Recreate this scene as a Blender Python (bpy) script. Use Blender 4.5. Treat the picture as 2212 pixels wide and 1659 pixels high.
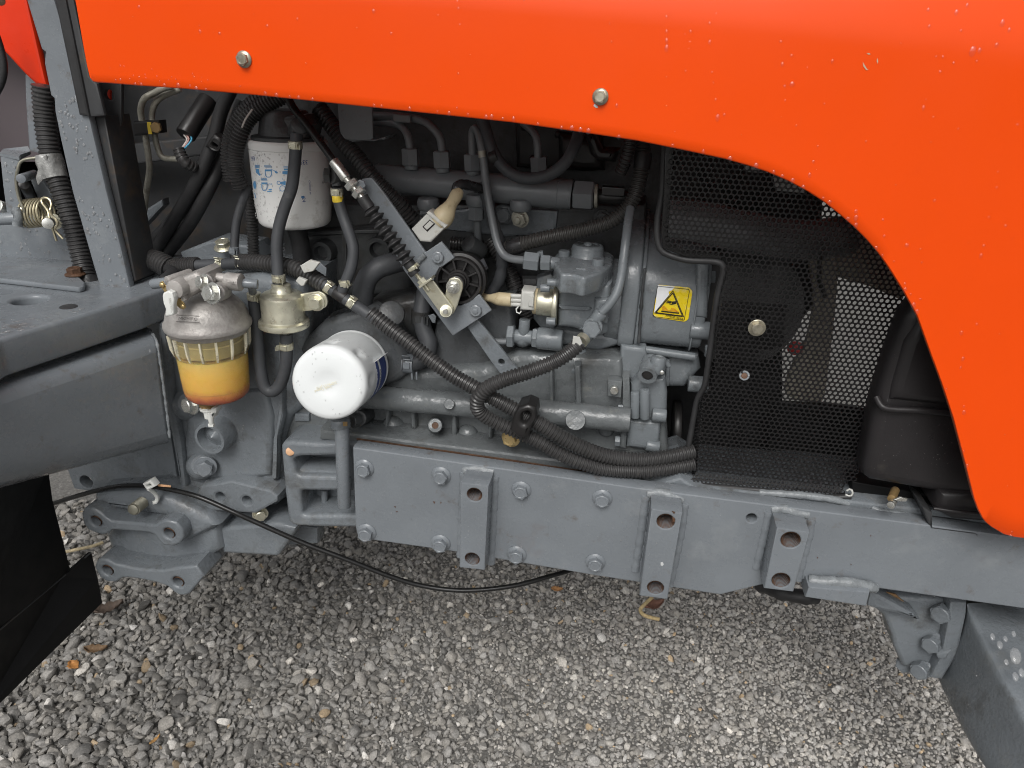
import bpy, bmesh, math, random
import numpy as np
from mathutils import Vector, Matrix, Quaternion
random.seed(7); rng = np.random.default_rng(7)
for o in list(bpy.data.objects): bpy.data.objects.remove(o)
S = bpy.context.scene
COL = S.collection
rad = math.radians
# ------------------------------------------------------------------ camera
F = 1580.0; CH = 1.15
PITCH, YAW, ROLL = rad(23.9), rad(8.3), rad(2.8)
FW = Vector((-math.sin(YAW)*math.cos(PITCH), math.cos(YAW)*math.cos(PITCH), -math.sin(PITCH)))
_r0 = Vector((math.cos(YAW), math.sin(YAW), 0)); _u0 = _r0.cross(FW)
CR = _r0*math.cos(ROLL) + _u0*math.sin(ROLL); CU = -_r0*math.sin(ROLL) + _u0*math.cos(ROLL)
CC = Vector((0, 0, CH))
cam = bpy.data.cameras.new('camera'); co = bpy.data.objects.new('camera', cam); COL.objects.link(co)
cam.sensor_width = 36; cam.lens = 36*F/2212; cam.clip_start = .02; cam.clip_end = 400
co.matrix_world = Matrix(((CR.x, CU.x, -FW.x, CC.x), (CR.y, CU.y, -FW.y, CC.y), (CR.z, CU.z, -FW.z, CC.z), (0, 0, 0, 1)))
cam.dof.use_dof = True; cam.dof.focus_distance = .93; cam.dof.aperture_fstop = 13
S.camera = co
S.render.resolution_x, S.render.resolution_y = 1024, 768
# ------------------------------------------------------------------ world: overcast day
SUN_EL, SUN_AZ = rad(46), rad(186)
w = bpy.data.worlds.new('World'); S.world = w; w.use_nodes = True
nt = w.node_tree; bg = nt.nodes['Background']
sky = nt.nodes.new('ShaderNodeTexSky'); sky.sky_type = 'NISHITA'; sky.sun_disc = False
sky.sun_elevation = SUN_EL; sky.sun_rotation = SUN_AZ; sky.air_density = 1; sky.dust_density = 6; sky.ozone_density = 1
hs = nt.nodes.new('ShaderNodeHueSaturation'); hs.inputs['Saturation'].default_value = .12
nt.links.new(sky.outputs[0], hs.inputs['Color']); nt.links.new(hs.outputs[0], bg.inputs['Color'])
bg.inputs['Strength'].default_value = .13
sl = bpy.data.lights.new('sun', 'SUN'); sl.energy = 1.5; sl.angle = rad(25); sl.color = (1, .98, .95)
so = bpy.data.objects.new('sun', sl); COL.objects.link(so)
sd = Vector((math.sin(SUN_AZ)*math.cos(SUN_EL), math.cos(SUN_AZ)*math.cos(SUN_EL), math.sin(SUN_EL)))
so.rotation_euler = (-sd).to_track_quat('-Z', 'Y').to_euler()
S.view_settings.view_transform = 'Standard'; S.view_settings.look = 'None'
S.view_settings.exposure = -0.2; S.view_settings.gamma = 1
S.render.engine = 'CYCLES'
S.cycles.filter_width = 1.05; S.cycles.max_bounces = 8; S.cycles.transparent_max_bounces = 8; S.cycles.transmission_bounces = 6
# ------------------------------------------------------------------ photo geometry helpers
def ray(u, v): return FW + CR*((u-1106)/F) - CU*((v-829.5)/F)
def P(u, v, Y):
    d = ray(u, v); return CC + d*(Y/d.y)
def hitz(u, v, z):
    d = ray(u, v); return CC + d*((z-CH)/d.z)
def hit(u, v, o, n):
    d = ray(u, v); return CC + d*((o-CC).dot(n)/d.dot(n))
def sc(p): return (Vector(p)-CC).dot(FW)/F      # metres per picture unit at p
def uv(p):
    d = Vector(p)-CC; z = d.dot(FW); return 1106+F*d.dot(CR)/z, 829.5-F*d.dot(CU)/z
WL = {}
def link(o, par=None, loc=Vector()):
    COL.objects.link(o); loc = Vector(loc); WL[o] = loc
    if par is not None:
        o.parent = par; o.location = loc-WL[par]
    else: o.location = loc
    return o
def smooth(m, ang=35):
    m.polygons.foreach_set('use_smooth', [True]*len(m.polygons))
    m.set_sharp_from_angle(angle=rad(ang))
def mesh(name, V, Fc, mat, ang=35, mi=None):
    m = bpy.data.meshes.new(name); m.from_pydata([tuple(v) for v in V], [], [tuple(f) for f in Fc])
    for x in (mat if isinstance(mat, (list, tuple)) else [mat]): m.materials.append(x)
    if mi is not None: m.polygons.foreach_set('material_index', mi)
    m.update()
    if ang: smooth(m, ang)
    return m
def add(name, V, Fc, mat, par=None, ang=35, mi=None, label=None, kind=None):
    V = [Vector(v) for v in V]; c = sum(V, Vector())/len(V)
    o = bpy.data.objects.new(name, mesh(name, [v-c for v in V], Fc, mat, ang, mi))
    link(o, par, c)
    if label: o['label'] = label
    if kind: o['kind'] = kind
    return o
def empty(name, loc, par=None, label=None):
    o = bpy.data.objects.new(name, None); o.empty_display_size = .02
    link(o, par, loc)
    if label: o['label'] = label
    return o
def frameY(p): return (Vector(p), Vector((1, 0, 0)), Vector((0, 0, 1)), Vector((0, -1, 0)))
def frameN(p, n, up=(0, 0, 1)):
    n = Vector(n).normalized(); up = Vector(up); ex = up.cross(n)
    if ex.length < 1e-4: ex = Vector((1, 0, 0))
    ex.normalize(); return (Vector(p), ex, n.cross(ex).normalized(), n)
def fillet(pts, r, k=4):
    out = []; n = len(pts)
    for i in range(n):
        a, b, c = Vector(pts[i-1]), Vector(pts[i]), Vector(pts[(i+1) % n])
        d1, d2 = a-b, c-b
        rr = min(r, d1.length*.45, d2.length*.45)
        p, q = b+d1.normalized()*rr, b+d2.normalized()*rr
        for j in range(k+1):
            t = j/k; out.append(tuple(p*(1-t)**2+b*2*t*(1-t)+q*t*t))
    return out
def slab(name, mat, par, pts, Y=.8, depth=.01, bev=.0015, holes=(), fr=None, label=None, rd=0, ang=35, mpts=False, bres=1):
    """an outline read off the photograph onto a real plane, given thickness behind it"""
    if fr is None:
        c = (sum(p[0] for p in pts)/len(pts), sum(p[1] for p in pts)/len(pts)); fr = frameY(P(c[0], c[1], Y))
    o, ex, ey, n = fr
    def lo(u, v):
        d = hit(u, v, o, n)-o; return (d.dot(ex), d.dot(ey))
    L = [tuple(p) for p in pts] if mpts else [lo(*p) for p in pts]
    if rd: L = fillet(L, rd)
    cu = bpy.data.curves.new(name, 'CURVE'); cu.dimensions = '2D'; cu.fill_mode = 'BOTH'
    loops = [L]
    for h in holes:
        if len(h) in (3, 4) and not isinstance(h[0], (tuple, list)):
            if mpts: hx, hy, r = h[0], h[1], h[2]
            else:
                hx, hy = lo(h[0], h[1]); r = h[2]*sc(hit(h[0], h[1], o, n))
            loops.append([(hx+r*math.cos(a), hy+r*math.sin(a)) for a in np.linspace(0, 2*math.pi, 25)[:-1]])
        else:
            loops.append(fillet([lo(*q) for q in h], .006))
    for l in loops:
        s = cu.splines.new('POLY'); s.points.add(len(l)-1)
        for p, q in zip(s.points, l): p.co = (q[0], q[1], 0, 1)
        s.use_cyclic_u = True
    b = min(bev, depth*.45); cu.extrude = depth/2-b; cu.bevel_depth = b; cu.bevel_resolution = bres; cu.offset = -b
    tmp = bpy.data.objects.new('tmp', cu); m = bpy.data.meshes.new_from_object(tmp)
    bpy.data.objects.remove(tmp); bpy.data.curves.remove(cu)
    m.name = name
    m.transform(Matrix.Translation((0, 0, -depth/2)))
    m.materials.clear(); m.materials.append(mat); smooth(m, ang)
    m.transform(Matrix((ex, ey, n)).transposed().to_4x4())
    ob = bpy.data.objects.new(name, m); link(ob, par, o)
    if label: ob['label'] = label
    return ob
def ringmesh(C, N, B, R, seg, caps=True):
    """C centres, N/B frame vectors, R radii -> V,F"""
    V = []; Fc = []; a = [2*math.pi*i/seg for i in range(seg)]
    cs = [(math.cos(x), math.sin(x)) for x in a]
    for c, n, b, r in zip(C, N, B, R):
        for x, y in cs: V.append(c+n*(x*r)+b*(y*r))
    for i in range(len(C)-1):
        for j in range(seg):
            k = (j+1) % seg
            Fc.append((i*seg+j, i*seg+k, (i+1)*seg+k, (i+1)*seg+j))
    if caps:
        Fc.append(tuple(range(seg))[::-1]); Fc.append(tuple(range((len(C)-1)*seg, len(C)*seg)))
    return V, Fc
def lathe(name, mat, par, A, B, prof, seg=32, ang=35, label=None, mi=None, build=True):
    """prof: (t metres along A->B from A, r metres)"""
    A, B = Vector(A), Vector(B); d = (B-A).normalized()
    n = d.orthogonal().normalized(); b = d.cross(n)
    C = [A+d*t for t, r in prof]; R = [max(r, 1e-5) for t, r in prof]
    V, Fc = ringmesh(C, [n]*len(C), [b]*len(C), R, seg)
    return add(name, V, Fc, mat, par, ang, mi, label)
def cyl(name, mat, par, a, b, r, r2=None, bev=.12, seg=28, label=None):
    """a,b=(u,v,Y) ends, r in picture units at a"""
    A, B = P(*a), P(*b); R = r*sc(A); R2 = R if r2 is None else r2*sc(B); L = (B-A).length
    e = min(bev*R, L*.3)
    return lathe(name, mat, par, A, B, [(0, R-e), (e*.3, R-e*.3), (e, R), (L-e, R2), (L-e*.3, R2-e*.3), (L, R2-e)], seg, label=label)
def path(pts, step, closed=False):
    """Catmull-Rom resample of world points"""
    p = [Vector(x) for x in pts]; p = [p[0]*2-p[1]]+p+[p[-1]*2-p[-2]]
    dense = []
    for i in range(1, len(p)-2):
        for j in range(16):
            t = j/16; a, b, c, d = p[i-1], p[i], p[i+1], p[i+2]
            dense.append(.5*((2*b)+(c-a)*t+(2*a-5*b+4*c-d)*t*t+(3*b-a-3*c+d)*t**3))
    dense.append(p[-2])
    L = [0]
    for i in range(1, len(dense)): L.append(L[-1]+(dense[i]-dense[i-1]).length)
    n = max(2, int(round(L[-1]/step))+1); out = []; k = 0
    for i in range(n):
        s = L[-1]*i/(n-1)
        while k < len(L)-2 and L[k+1] < s: k += 1
        t = (s-L[k])/max(1e-9, L[k+1]-L[k]); out.append(dense[k].lerp(dense[k+1], t))
    return out
def frames(C):
    N = []; B = []; n = None
    for i in range(len(C)):
        t = (C[min(i+1, len(C)-1)]-C[max(i-1, 0)]).normalized()
        if n is None: n = t.orthogonal().normalized()
        n = (n-t*n.dot(t)).normalized(); N.append(n); B.append(t.cross(n))
    return N, B
def tube(name, mat, par, pts, r, corr=None, amp=.16, seg=None, world=False, label=None, r2=None, step=None, wob=0, bore=False):
    W = [Vector(p) for p in pts] if world else [P(*p) for p in pts]
    R = r if world else r*sc(W[0])
    if corr: C = path(W, corr/4)
    else: C = path(W, step or max(.004, R*.6))
    n = len(C); RR = [R]*n
    if r2 is not None: RR = [R+(r2*(1 if world else sc(W[-1]))-R)*i/(n-1) for i in range(n)]
    if corr: RR = [q*(1.0 if i % 4 in (0, 1) else 1-amp) for i, q in enumerate(RR)]
    if wob: RR = [q*(1+wob*math.sin(i*1.7)*math.sin(i*.53+1)) for i, q in enumerate(RR)]
    N, B = frames(C)
    V, Fc = ringmesh(C, N, B, RR, seg or (16 if corr else 14))
    if bore: Fc = Fc[:-2]+Fc[-1:]
    return add(name, V, Fc, mat, par, 40 if not corr else 28, label=label)
def box(name, mat, par, c, half, fr=None, bev=.001, label=None):
    """box centred at world c, half sizes along frame ex,ey,n"""
    fr = fr or frameY(c); o, ex, ey, n = fr; hx, hy, hz = half; c = Vector(c)
    return slab(name, mat, par, [(-hx, -hy), (hx, -hy), (hx, hy), (-hx, hy)], depth=2*hz, bev=bev,
                fr=(c+n*hz, ex, ey, n), mpts=True, label=label)
# ------------------------------------------------------------------ materials
MATS = {}
def M(name, col, rough=.5, metal=0, var=.15, vs=18, bump=0, bs=120, dirt=None, spec=.5, coat=0, trans=0, ior=1.45, rv=.1, wet=0, bump2=0):
    m = bpy.data.materials.new(name); m.use_nodes = True; t = m.node_tree; N, L = t.nodes, t.links
    b = N['Principled BSDF']
    tc = N.new('ShaderNodeTexCoord'); geo = N.new('ShaderNodeNewGeometry')
    def noise(s, d=4, r=.6):
        n = N.new('ShaderNodeTexNoise'); n.inputs['Scale'].default_value = s; n.inputs['Detail'].default_value = d
        n.inputs['Roughness'].default_value = r; L.new(geo.outputs['Position'], n.inputs['Vector']); return n.outputs['Fac']
    def ramp(f, a, c, lo=0, hi=1):
        r = N.new('ShaderNodeMapRange'); r.inputs['From Min'].default_value = a; r.inputs['From Max'].default_value = c
        r.inputs['To Min'].default_value = lo; r.inputs['To Max'].default_value = hi; L.new(f, r.inputs['Value']); return r.outputs[0]
    def mix(fac, a, c):
        x = N.new('ShaderNodeMix'); x.data_type = 'RGBA'
        if isinstance(fac, float): x.inputs['Factor'].default_value = fac
        else: L.new(fac, x.inputs['Factor'])
        for i, q in ((6, a), (7, c)):
            if isinstance(q, tuple): x.inputs[i].default_value = (*q, 1)
            else: L.new(q, x.inputs[i])
        return x.outputs[2]
    c = tuple(col)
    out = mix(ramp(noise(vs), .3, .7), tuple(x*(1-var) for x in c), tuple(min(1, x*(1+var)) for x in c))
    if dirt:
        for dc, amt, ds in (dirt if isinstance(dirt, list) else [dirt]):
            out = mix(ramp(noise(ds, 6, .7), .62-amt*.4, .78-amt*.2, 0, .85), out, dc)
    L.new(out, b.inputs['Base Color'])
    b.inputs['Metallic'].default_value = metal; b.inputs['Specular IOR Level'].default_value = spec
    b.inputs['IOR'].default_value = ior; b.inputs['Transmission Weight'].default_value = trans
    b.inputs['Coat Weight'].default_value = coat; b.inputs['Coat Roughness'].default_value = .08
    rr = ramp(noise(vs*2.3, 5), .3, .7, max(.02, rough-rv), min(1, rough+rv))
    if wet:
        q = N.new('ShaderNodeMix'); L.new(ramp(noise(26, 5, .65), .60-wet*.2, .64-wet*.2), q.inputs[0]); L.new(rr, q.inputs[2]); q.inputs[3].default_value = .12; rr = q.outputs[0]
    L.new(rr, b.inputs['Roughness'])
    if bump:
        bp = N.new('ShaderNodeBump'); bp.inputs['Strength'].default_value = bump; bp.inputs['Distance'].default_value = .002
        L.new(noise(bs, 5), bp.inputs['Height'])
        if bump2:
            b2 = N.new('ShaderNodeBump'); b2.inputs['Strength'].default_value = bump2; b2.inputs['Distance'].default_value = .02
            L.new(noise(22, 2), b2.inputs['Height']); L.new(b2.outputs[0], bp.inputs['Normal'])
        L.new(bp.outputs[0], b.inputs['Normal'])
    MATS[name] = m; return m
brown = (.10, .07, .045); dust = (.30, .28, .24)
ORANGE = M('orange_paint', (.84, .072, .0022), .20, var=.02, vs=5, spec=.36, rv=.05, bump=.03, bs=300)
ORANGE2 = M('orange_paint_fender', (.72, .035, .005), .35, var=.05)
EDGE = M('cut_panel_edge', (.34, .10, .05), .6, var=.3, vs=60)
GREY = M('grey_paint', (.182, .199, .216), .31, var=.08, vs=11, bump=.12, bs=260, dirt=[(brown, .06, 30), ((.26, .275, .285), .18, 9), ((.15, .12, .11), .05, 5)], wet=.4)
GREYC = M('grey_cast_paint', (.165, .182, .197), .34, var=.12, vs=16, bump=.45, bs=170, dirt=[((.055, .05, .042), .22, 16), ((.19, .195, .19), .12, 22)], wet=.4)
GREYO = M('oily_grey_cast', (.125, .135, .139), .27, var=.10, vs=16, bump=.5, bs=120, bump2=.3, dirt=[((.06, .05, .036), .16, 9), ((.2, .2, .18), .06, 40)], wet=.5)
PUMP = M('pump_grey_paint', (.165, .182, .194), .26, var=.08, vs=20, bump=.25, bs=200, dirt=[((.05, .047, .042), .10, 24), ((.26, .27, .27), .04, 60)], wet=.3)
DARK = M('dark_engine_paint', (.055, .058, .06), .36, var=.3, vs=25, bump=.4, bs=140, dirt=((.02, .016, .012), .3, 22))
RAILM = M('fuel_rail_paint', (.15, .16, .168), .36, var=.1, vs=25, bump=.15, bs=200)
MAUVE = M('grey_panel_orange_bounce', (.11, .092, .098), .5, var=.06, vs=6)  # grey with the reflected orange put into its base colour
DGREY = M('dark_grey_steel', (.042, .043, .045), .5, var=.2, vs=25, dirt=((.12, .08, .045), .22, 18))
BLACK = M('black_plastic', (.018, .017, .017), .38, var=.2, vs=25)
TANK = M('black_tank_plastic', (.022, .020, .021), .36, var=.12, vs=12, bump=.1, bs=300, dirt=((.05, .045, .04), .05, 20))
BLKP = M('black_panel_steel', (.0065, .0065, .0068), .55, var=.3, vs=12, spec=.3)
CONDUIT = M('black_conduit', (.042, .041, .041), .32, var=.25, vs=30, dirt=((.12, .11, .10), .03, 90))
CONDUITG = M('grey_conduit', (.05, .048, .045), .42, var=.2, vs=30)
RUBBER = M('grey_black_rubber_hose', (.052, .055, .06), .55, var=.15, vs=30, bump=.1, bs=400, dirt=((.11, .11, .11), .08, 40))
RUBD = M('dark_rubber', (.028, .028, .029), .5, var=.25, vs=30, bump=.15, bs=300)
CABLE = M('black_cable', (.012, .012, .012), .3, var=.1)
GUARD = M('guard_black_paint', (.010, .0095, .010), .27, var=.2, spec=.6)
WHITE = M('white_paint', (.74, .765, .765), .33, var=.02, vs=14, bump=.05, bs=300, rv=.04)
WHITE2 = M('off_white_paint', (.76, .76, .74), .36, var=.04, vs=14, bump=.05, bs=300, dirt=((.33, .30, .25), .10, 26))
WPLAST = M('white_plastic', (.70, .71, .68), .4, var=.05, vs=50)
GPLAST = M('grey_white_plastic', (.50, .50, .47), .42, var=.06, vs=60, dirt=((.3, .26, .2), .1, 60))
CREAM = M('cream_rubber_boot', (.50, .42, .27), .45, var=.1, vs=50, dirt=((.25, .17, .08), .12, 60))
ZINC = M('yellow_zinc', (.62, .60, .48), .34, metal=.75, var=.14, vs=60, dirt=((.35, .29, .17), .12, 50))
STEEL = M('plated_steel', (.66, .66, .62), .3, metal=.85, var=.12, vs=80, dirt=((.3, .24, .15), .1, 90))
BRASS = M('gilt_zinc', (.60, .45, .22), .36, metal=.8, var=.2, vs=90)
BRONZE = M('bronze_thread', (.30, .20, .09), .5, metal=.5, var=.2, vs=90)
ALU = M('cast_aluminium', (.42, .40, .38), .5, metal=.35, var=.15, vs=40, bump=.35, bs=300, dirt=[((.19, .165, .155), .3, 30), ((.42, .41, .39), .12, 60)])
RUST = M('rusty_bore', (.10, .052, .03), .6, metal=.2, var=.4, vs=90, bump=.5, bs=300)
COPPER = M('bare_copper_plug', (.62, .36, .2), .5, var=.2, vs=120)
STUDM = M('dull_threaded_steel', (.27, .26, .21), .45, metal=.6, var=.2, vs=90)
SPRING = M('spring_gilt_steel', (.58, .52, .36), .35, metal=.75, var=.2, vs=70, dirt=((.12, .09, .05), .2, 70))
PIPE = M('galvanised_pipe', (.34, .33, .28), .5, metal=.3, var=.2, vs=60, dirt=((.10, .08, .05), .25, 90))
TAPE = M('shiny_black_tape', (.03, .03, .031), .22, var=.3, vs=60, bump=.5, bs=90)
STAPE = M('silvery_worn_tape', (.30, .30, .29), .3, metal=.3, var=.5, vs=70, bump=.9, bs=60)
YEL = M('yellow_label', (.80, .60, .015), .3, var=.05, vs=60, dirt=((.75, .72, .55), .22, 55))
INK = M('black_ink', (.02, .018, .012), .5)
RED = M('red_ink', (.55, .10, .02), .5)
BLUE = M('blue_label', (.03, .06, .24), .4, var=.1, vs=60)
LBLUE = M('light_blue_ink', (.10, .30, .55), .4)
PAPER = M('white_label', (.78, .79, .80), .4)
LGREY = M('silver_label', (.42, .43, .47), .35)
YPAINT = M('yellow_paint_mark', (.75, .55, .05), .5, var=.2, vs=200)
OIL = M('amber_fuel', (.90, .56, .09), .35, var=.12, vs=30)
SED = M('orange_sediment', (.50, .075, .018), .4, var=.5, vs=45)
def gradmat(name, stops, z0, z1, rough):
    m = M(name, (.9, .5, .1), rough, var=.1, vs=30); t_ = m.node_tree; b_ = t_.nodes['Principled BSDF']
    g_ = t_.nodes.new('ShaderNodeNewGeometry'); sp = t_.nodes.new('ShaderNodeSeparateXYZ'); t_.links.new(g_.outputs['Position'], sp.inputs[0])
    nz_ = t_.nodes.new('ShaderNodeTexNoise'); nz_.inputs['Scale'].default_value = 55; t_.links.new(g_.outputs['Position'], nz_.inputs['Vector'])
    ma = t_.nodes.new('ShaderNodeMath'); ma.operation = 'MULTIPLY_ADD'; t_.links.new(nz_.outputs['Fac'], ma.inputs[0]); ma.inputs[1].default_value = .012; t_.links.new(sp.outputs['Z'], ma.inputs[2])
    mr_ = t_.nodes.new('ShaderNodeMapRange'); mr_.inputs[1].default_value = z0+.006; mr_.inputs[2].default_value = z1+.006; t_.links.new(ma.outputs[0], mr_.inputs[0])
    cr = t_.nodes.new('ShaderNodeValToRGB'); t_.links.new(mr_.outputs[0], cr.inputs[0])
    for i, (p_, c_) in enumerate(stops):
        e_ = cr.color_ramp.elements[i] if i < 2 else cr.color_ramp.elements.new(p_)
        e_.position = p_; e_.color = (*c_, 1)
    t_.links.new(cr.outputs[0], b_.inputs['Base Color']); b_.inputs['Subsurface Weight'].default_value = .5; b_.inputs['Subsurface Radius'].default_value = (.02, .012, .004); b_.inputs['Subsurface Scale'].default_value = .6
    return m
BOWL = M('clear_amber_bowl', (.985, .94, .74), .10, trans=.92, var=.03, ior=1.25)
RIBM = M('bowl_rib_plastic', (.72, .68, .54), .3, trans=.25, var=.15, vs=60)
WELD = M('painted_weld_bead', (.20, .215, .225), .25, var=.25, vs=60, bump=.8, bs=140)
WATER = M('water', (1, 1, 1), .02, trans=.955, var=0, ior=1.34, rv=0)
SHROUD = M('grey_shroud', (.62, .60, .55), .5, var=.3, vs=7)
SHROUD2 = M('brown_grey_shroud', (.36, .33, .28), .5, var=.3, vs=9)
HOSEL = M('highlight_pale_hose', (.16, .16, .165), .35, var=.2)  # paler base colour stands in for the highlight along the hose
MOUNTG = M('dark_grey_mount', (.085, .091, .096), .35, var=.15, vs=20, bump=.3, dirt=((.03, .026, .02), .2, 25), wet=.4)
DULLZ = M('dull_gilt_bolt', (.42, .39, .31), .36, metal=.8, var=.25, vs=120, dirt=((.2, .15, .09), .2, 150))
GALV = M('gray_paint_white_spot', (.55, .56, .56), .4)
RADM = M('radiator_core', (.02, .02, .021), .6, var=.3, vs=60)
REDP = M('red_fan_cap', (.35, .012, .012), .4)
WIREB = M('blue_wire', (.10, .40, .60), .4); WIREW = M('white_wire', (.60, .55, .52), .4); WIREP = M('pink_wire', (.5, .3, .27), .4)
TYRE = M('tyre_rubber', (.012, .012, .012), .7, bump=.2)
# ------------------------------------------------------------------ shared fasteners (unit: across-flats half = 1, axis +Z)
def textdata(body, size):
    cu = bpy.data.curves.new('t', 'FONT'); cu.body = body; cu.size = size; cu.align_x = 'CENTER'; cu.align_y = 'CENTER'; cu.resolution_u = 3
    o = bpy.data.objects.new('t', cu); m = bpy.data.meshes.new_from_object(o)
    V = [tuple(v.co) for v in m.vertices]; Fc = [tuple(p.vertices) for p in m.polygons]
    bpy.data.objects.remove(o); bpy.data.curves.remove(cu); bpy.data.meshes.remove(m); return V, Fc
def hexprof(kind, mark=None):
    V, Fc = [], []
    def rings(rs, seg, hexa=False):
        st = len(V)
        for z, r in rs:
            for i in range(seg):
                a = 2*math.pi*i/seg
                q = r if not hexa else r/max(.5, math.cos((a+math.pi/6) % (math.pi/3)-math.pi/6))
                V.append((q*math.cos(a), q*math.sin(a), z))
        for k in range(len(rs)-1):
            for i in range(seg):
                j = (i+1) % seg; a = st+k*seg; b = a+seg
                Fc.append((a+i, a+j, b+j, b+i))
        Fc.append(tuple(range(st+(len(rs)-1)*seg, st+len(rs)*seg)))
    H = 1.15
    if kind == 'flange':
        rings([(-.05, 1.5), (.10, 1.52), (.2, 1.42), (.38, 1.1), (.42, .9)], 28)
        rings([(.25, 1.0), (H-.1, 1.0)], 24, True); V0 = len(V)
        rings([(H-.1, 1.0), (H, .90), (H, .76), (H-.05, .70)], 24)
    elif kind == 'washer':
        rings([(-.05, 1.55), (.16, 1.55), (.2, 1.48), (.2, .9)], 28)
        rings([(.15, 1.0), (H-.1, 1.0)], 24, True); rings([(H-.1, 1.0), (H, .9), (H, .2)], 24)
    elif kind == 'hex':
        rings([(-.05, 1.0), (H-.1, 1.0)], 24, True); rings([(H-.1, 1.0), (H, .9), (H, .2)], 24)
    elif kind == 'nut':
        rings([(-.05, 1.45), (.12, 1.45), (.15, .9)], 24); rings([(.1, 1.0), (.85, 1.0)], 24, True); rings([(.85, 1.0), (.95, .88), (.95, .5)], 24)
        rings([(.5, .52), (1.35, .52), (1.42, .42)], 16)
    elif kind == 'weldnut':
        rings([(-.05, 1.15), (.5, 1.1), (.6, .95), (.6, .5)], 8); rings([(.3, .5), (.75, .5), (.8, .4)], 16)
    elif kind == 'socket':
        rings([(-.05, 1.0), (.9, 1.0), (1.0, .9), (1.0, .62)], 24); V2 = len(V)
        rings([(1.0, .58), (.55, .58)], 12, True)
    elif kind == 'cross':
        rings([(-.05, 1.0), (.3, .95), (.55, .6), (.6, .3)], 20)
    nb = len(Fc)
    if mark:
        tv, tf = textdata(mark, 1.0); st = len(V); z = H-.015 if kind == 'flange' else H+.02
        V += [(x, y, z) for x, y, _ in tv]; Fc += [tuple(i+st for i in f) for f in tf]
    return V, Fc, nb
SHARED = {}
def bolt(kind, mat, par, pos, r, n=(0, -1, 0), spin=None, name='bolt', mark=None, label=None, world=False):
    key = (kind, mat.name, mark)
    if key not in SHARED:
        V, Fc, nb = hexprof(kind, mark); SHARED[key] = mesh(kind+'_bolt', V, Fc, mat, 28)
    o = bpy.data.objects.new(name, SHARED[key]); p = Vector(pos) if world else P(*pos)
    link(o, par, p); s = r if world else r*sc(p); o.scale = (s, s, s); o.rotation_mode = 'QUATERNION'
    q = Vector(n).normalized().to_track_quat('Z', 'Y')
    sp = random.uniform(0, math.pi) if spin is None else spin
    o.rotation_quaternion = q @ Quaternion((0, 0, 1), sp)
    if label: o['label'] = label
    return o
def text(name, mat, par, body, o, ex, ey, size, off=.0003, wrap=None, label=None):
    tv, tf = textdata(body, size); ex, ey = Vector(ex).normalized(), Vector(ey).normalized(); n = ex.cross(ey)
    if wrap: V = [wrap(x, y) for x, y, _ in tv]
    else: V = [Vector(o)+ex*x+ey*y+n*off for x, y, _ in tv]
    return add(name, V, tf, mat, par, 0, label=label)
# small water beads: half ellipsoids standing on a surface
def dropverts(V, Fc, p, n, r, long=1.0, down=None, h=.55):
    n = Vector(n).normalized(); d = Vector(down) if down else Vector((0, 0, -1)); d = d-n*d.dot(n)
    if d.length < 1e-3: d = n.orthogonal()
    d.normalize(); e = n.cross(d); st = len(V)
    for z, q in ((-.06, 1.0), (.35, .95), (.72, .7)):
        for i in range(9):
            a = 2*math.pi*i/9; k = r*q; V.append(Vector(p)+d*(k*long*math.cos(a)*(1.12 if math.cos(a) > 0 else 1))+e*(k*math.sin(a))+n*(z*r*h))
    V.append(Vector(p)+n*(r*h))
    for k in range(2):
        for i in range(9):
            j = (i+1) % 9; Fc.append((st+k*9+i, st+k*9+j, st+k*9+9+j, st+k*9+9+i))
    for i in range(9): Fc.append((st+18+i, st+18+(i+1) % 9, st+27))
def clearwater():
    m = bpy.data.materials.new('clear_water_bead'); m.use_nodes = True; t = m.node_tree; N, L = t.nodes, t.links; N.clear()
    o = N.new('ShaderNodeOutputMaterial'); mx = N.new('ShaderNodeMixShader'); tr = N.new('ShaderNodeBsdfTransparent'); gl = N.new('ShaderNodeBsdfGlossy')
    lw = N.new('ShaderNodeLayerWeight'); lw.inputs[0].default_value = .5; pw = N.new('ShaderNodeMath'); pw.operation = 'POWER'; pw.inputs[1].default_value = 4
    ad = N.new('ShaderNodeMath'); ad.operation = 'MULTIPLY_ADD'; ad.inputs[1].default_value = .35; ad.inputs[2].default_value = .10; gl.inputs['Roughness'].default_value = .12
    L.new(lw.outputs['Facing'], pw.inputs[0]); L.new(pw.outputs[0], ad.inputs[0]); L.new(ad.outputs[0], mx.inputs[0]); L.new(tr.outputs[0], mx.inputs[1]); L.new(gl.outputs[0], mx.inputs[2]); L.new(mx.outputs[0], o.inputs[0]); return m
WATER = clearwater()
WATERW = M('water_on_paint', (1, 1, 1), .03, trans=.88, var=0, ior=1.36, rv=0)
def drops(par, items, mat=None):
    V, Fc = [], []
    for it in items: dropverts(V, Fc, *it)
    return add('water_drops', V, Fc, mat or WATERW, par, 60, kind='stuff')
def inside(poly, x, y):
    c = False; n = len(poly)
    for i in range(n):
        a, b = poly[i], poly[i-1]
        if (a[1] > y) != (b[1] > y) and x < (b[0]-a[0])*(y-a[1])/(b[1]-a[1])+a[0]: c = not c
    return c
def scatter(poly, n, Y=None, z=None, r=(2, 5), nrm=(0, -1, 0), long=1.3, h=.45):
    out = []; xs = [p[0] for p in poly]; ys = [p[1] for p in poly]
    while len(out) < n:
        x, y = random.uniform(min(xs), max(xs)), random.uniform(min(ys), max(ys))
        if inside(poly, x, y):
            p = P(x, y, Y) if Y is not None else hitz(x, y, z)
            out.append((p, nrm, random.uniform(*r)*random.uniform(.5, 1)*sc(p), random.uniform(.9, long), None, h))
    return out
T = empty('tractor', (0, 1.05, 0)); T['category'] = 'tractor'
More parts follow.
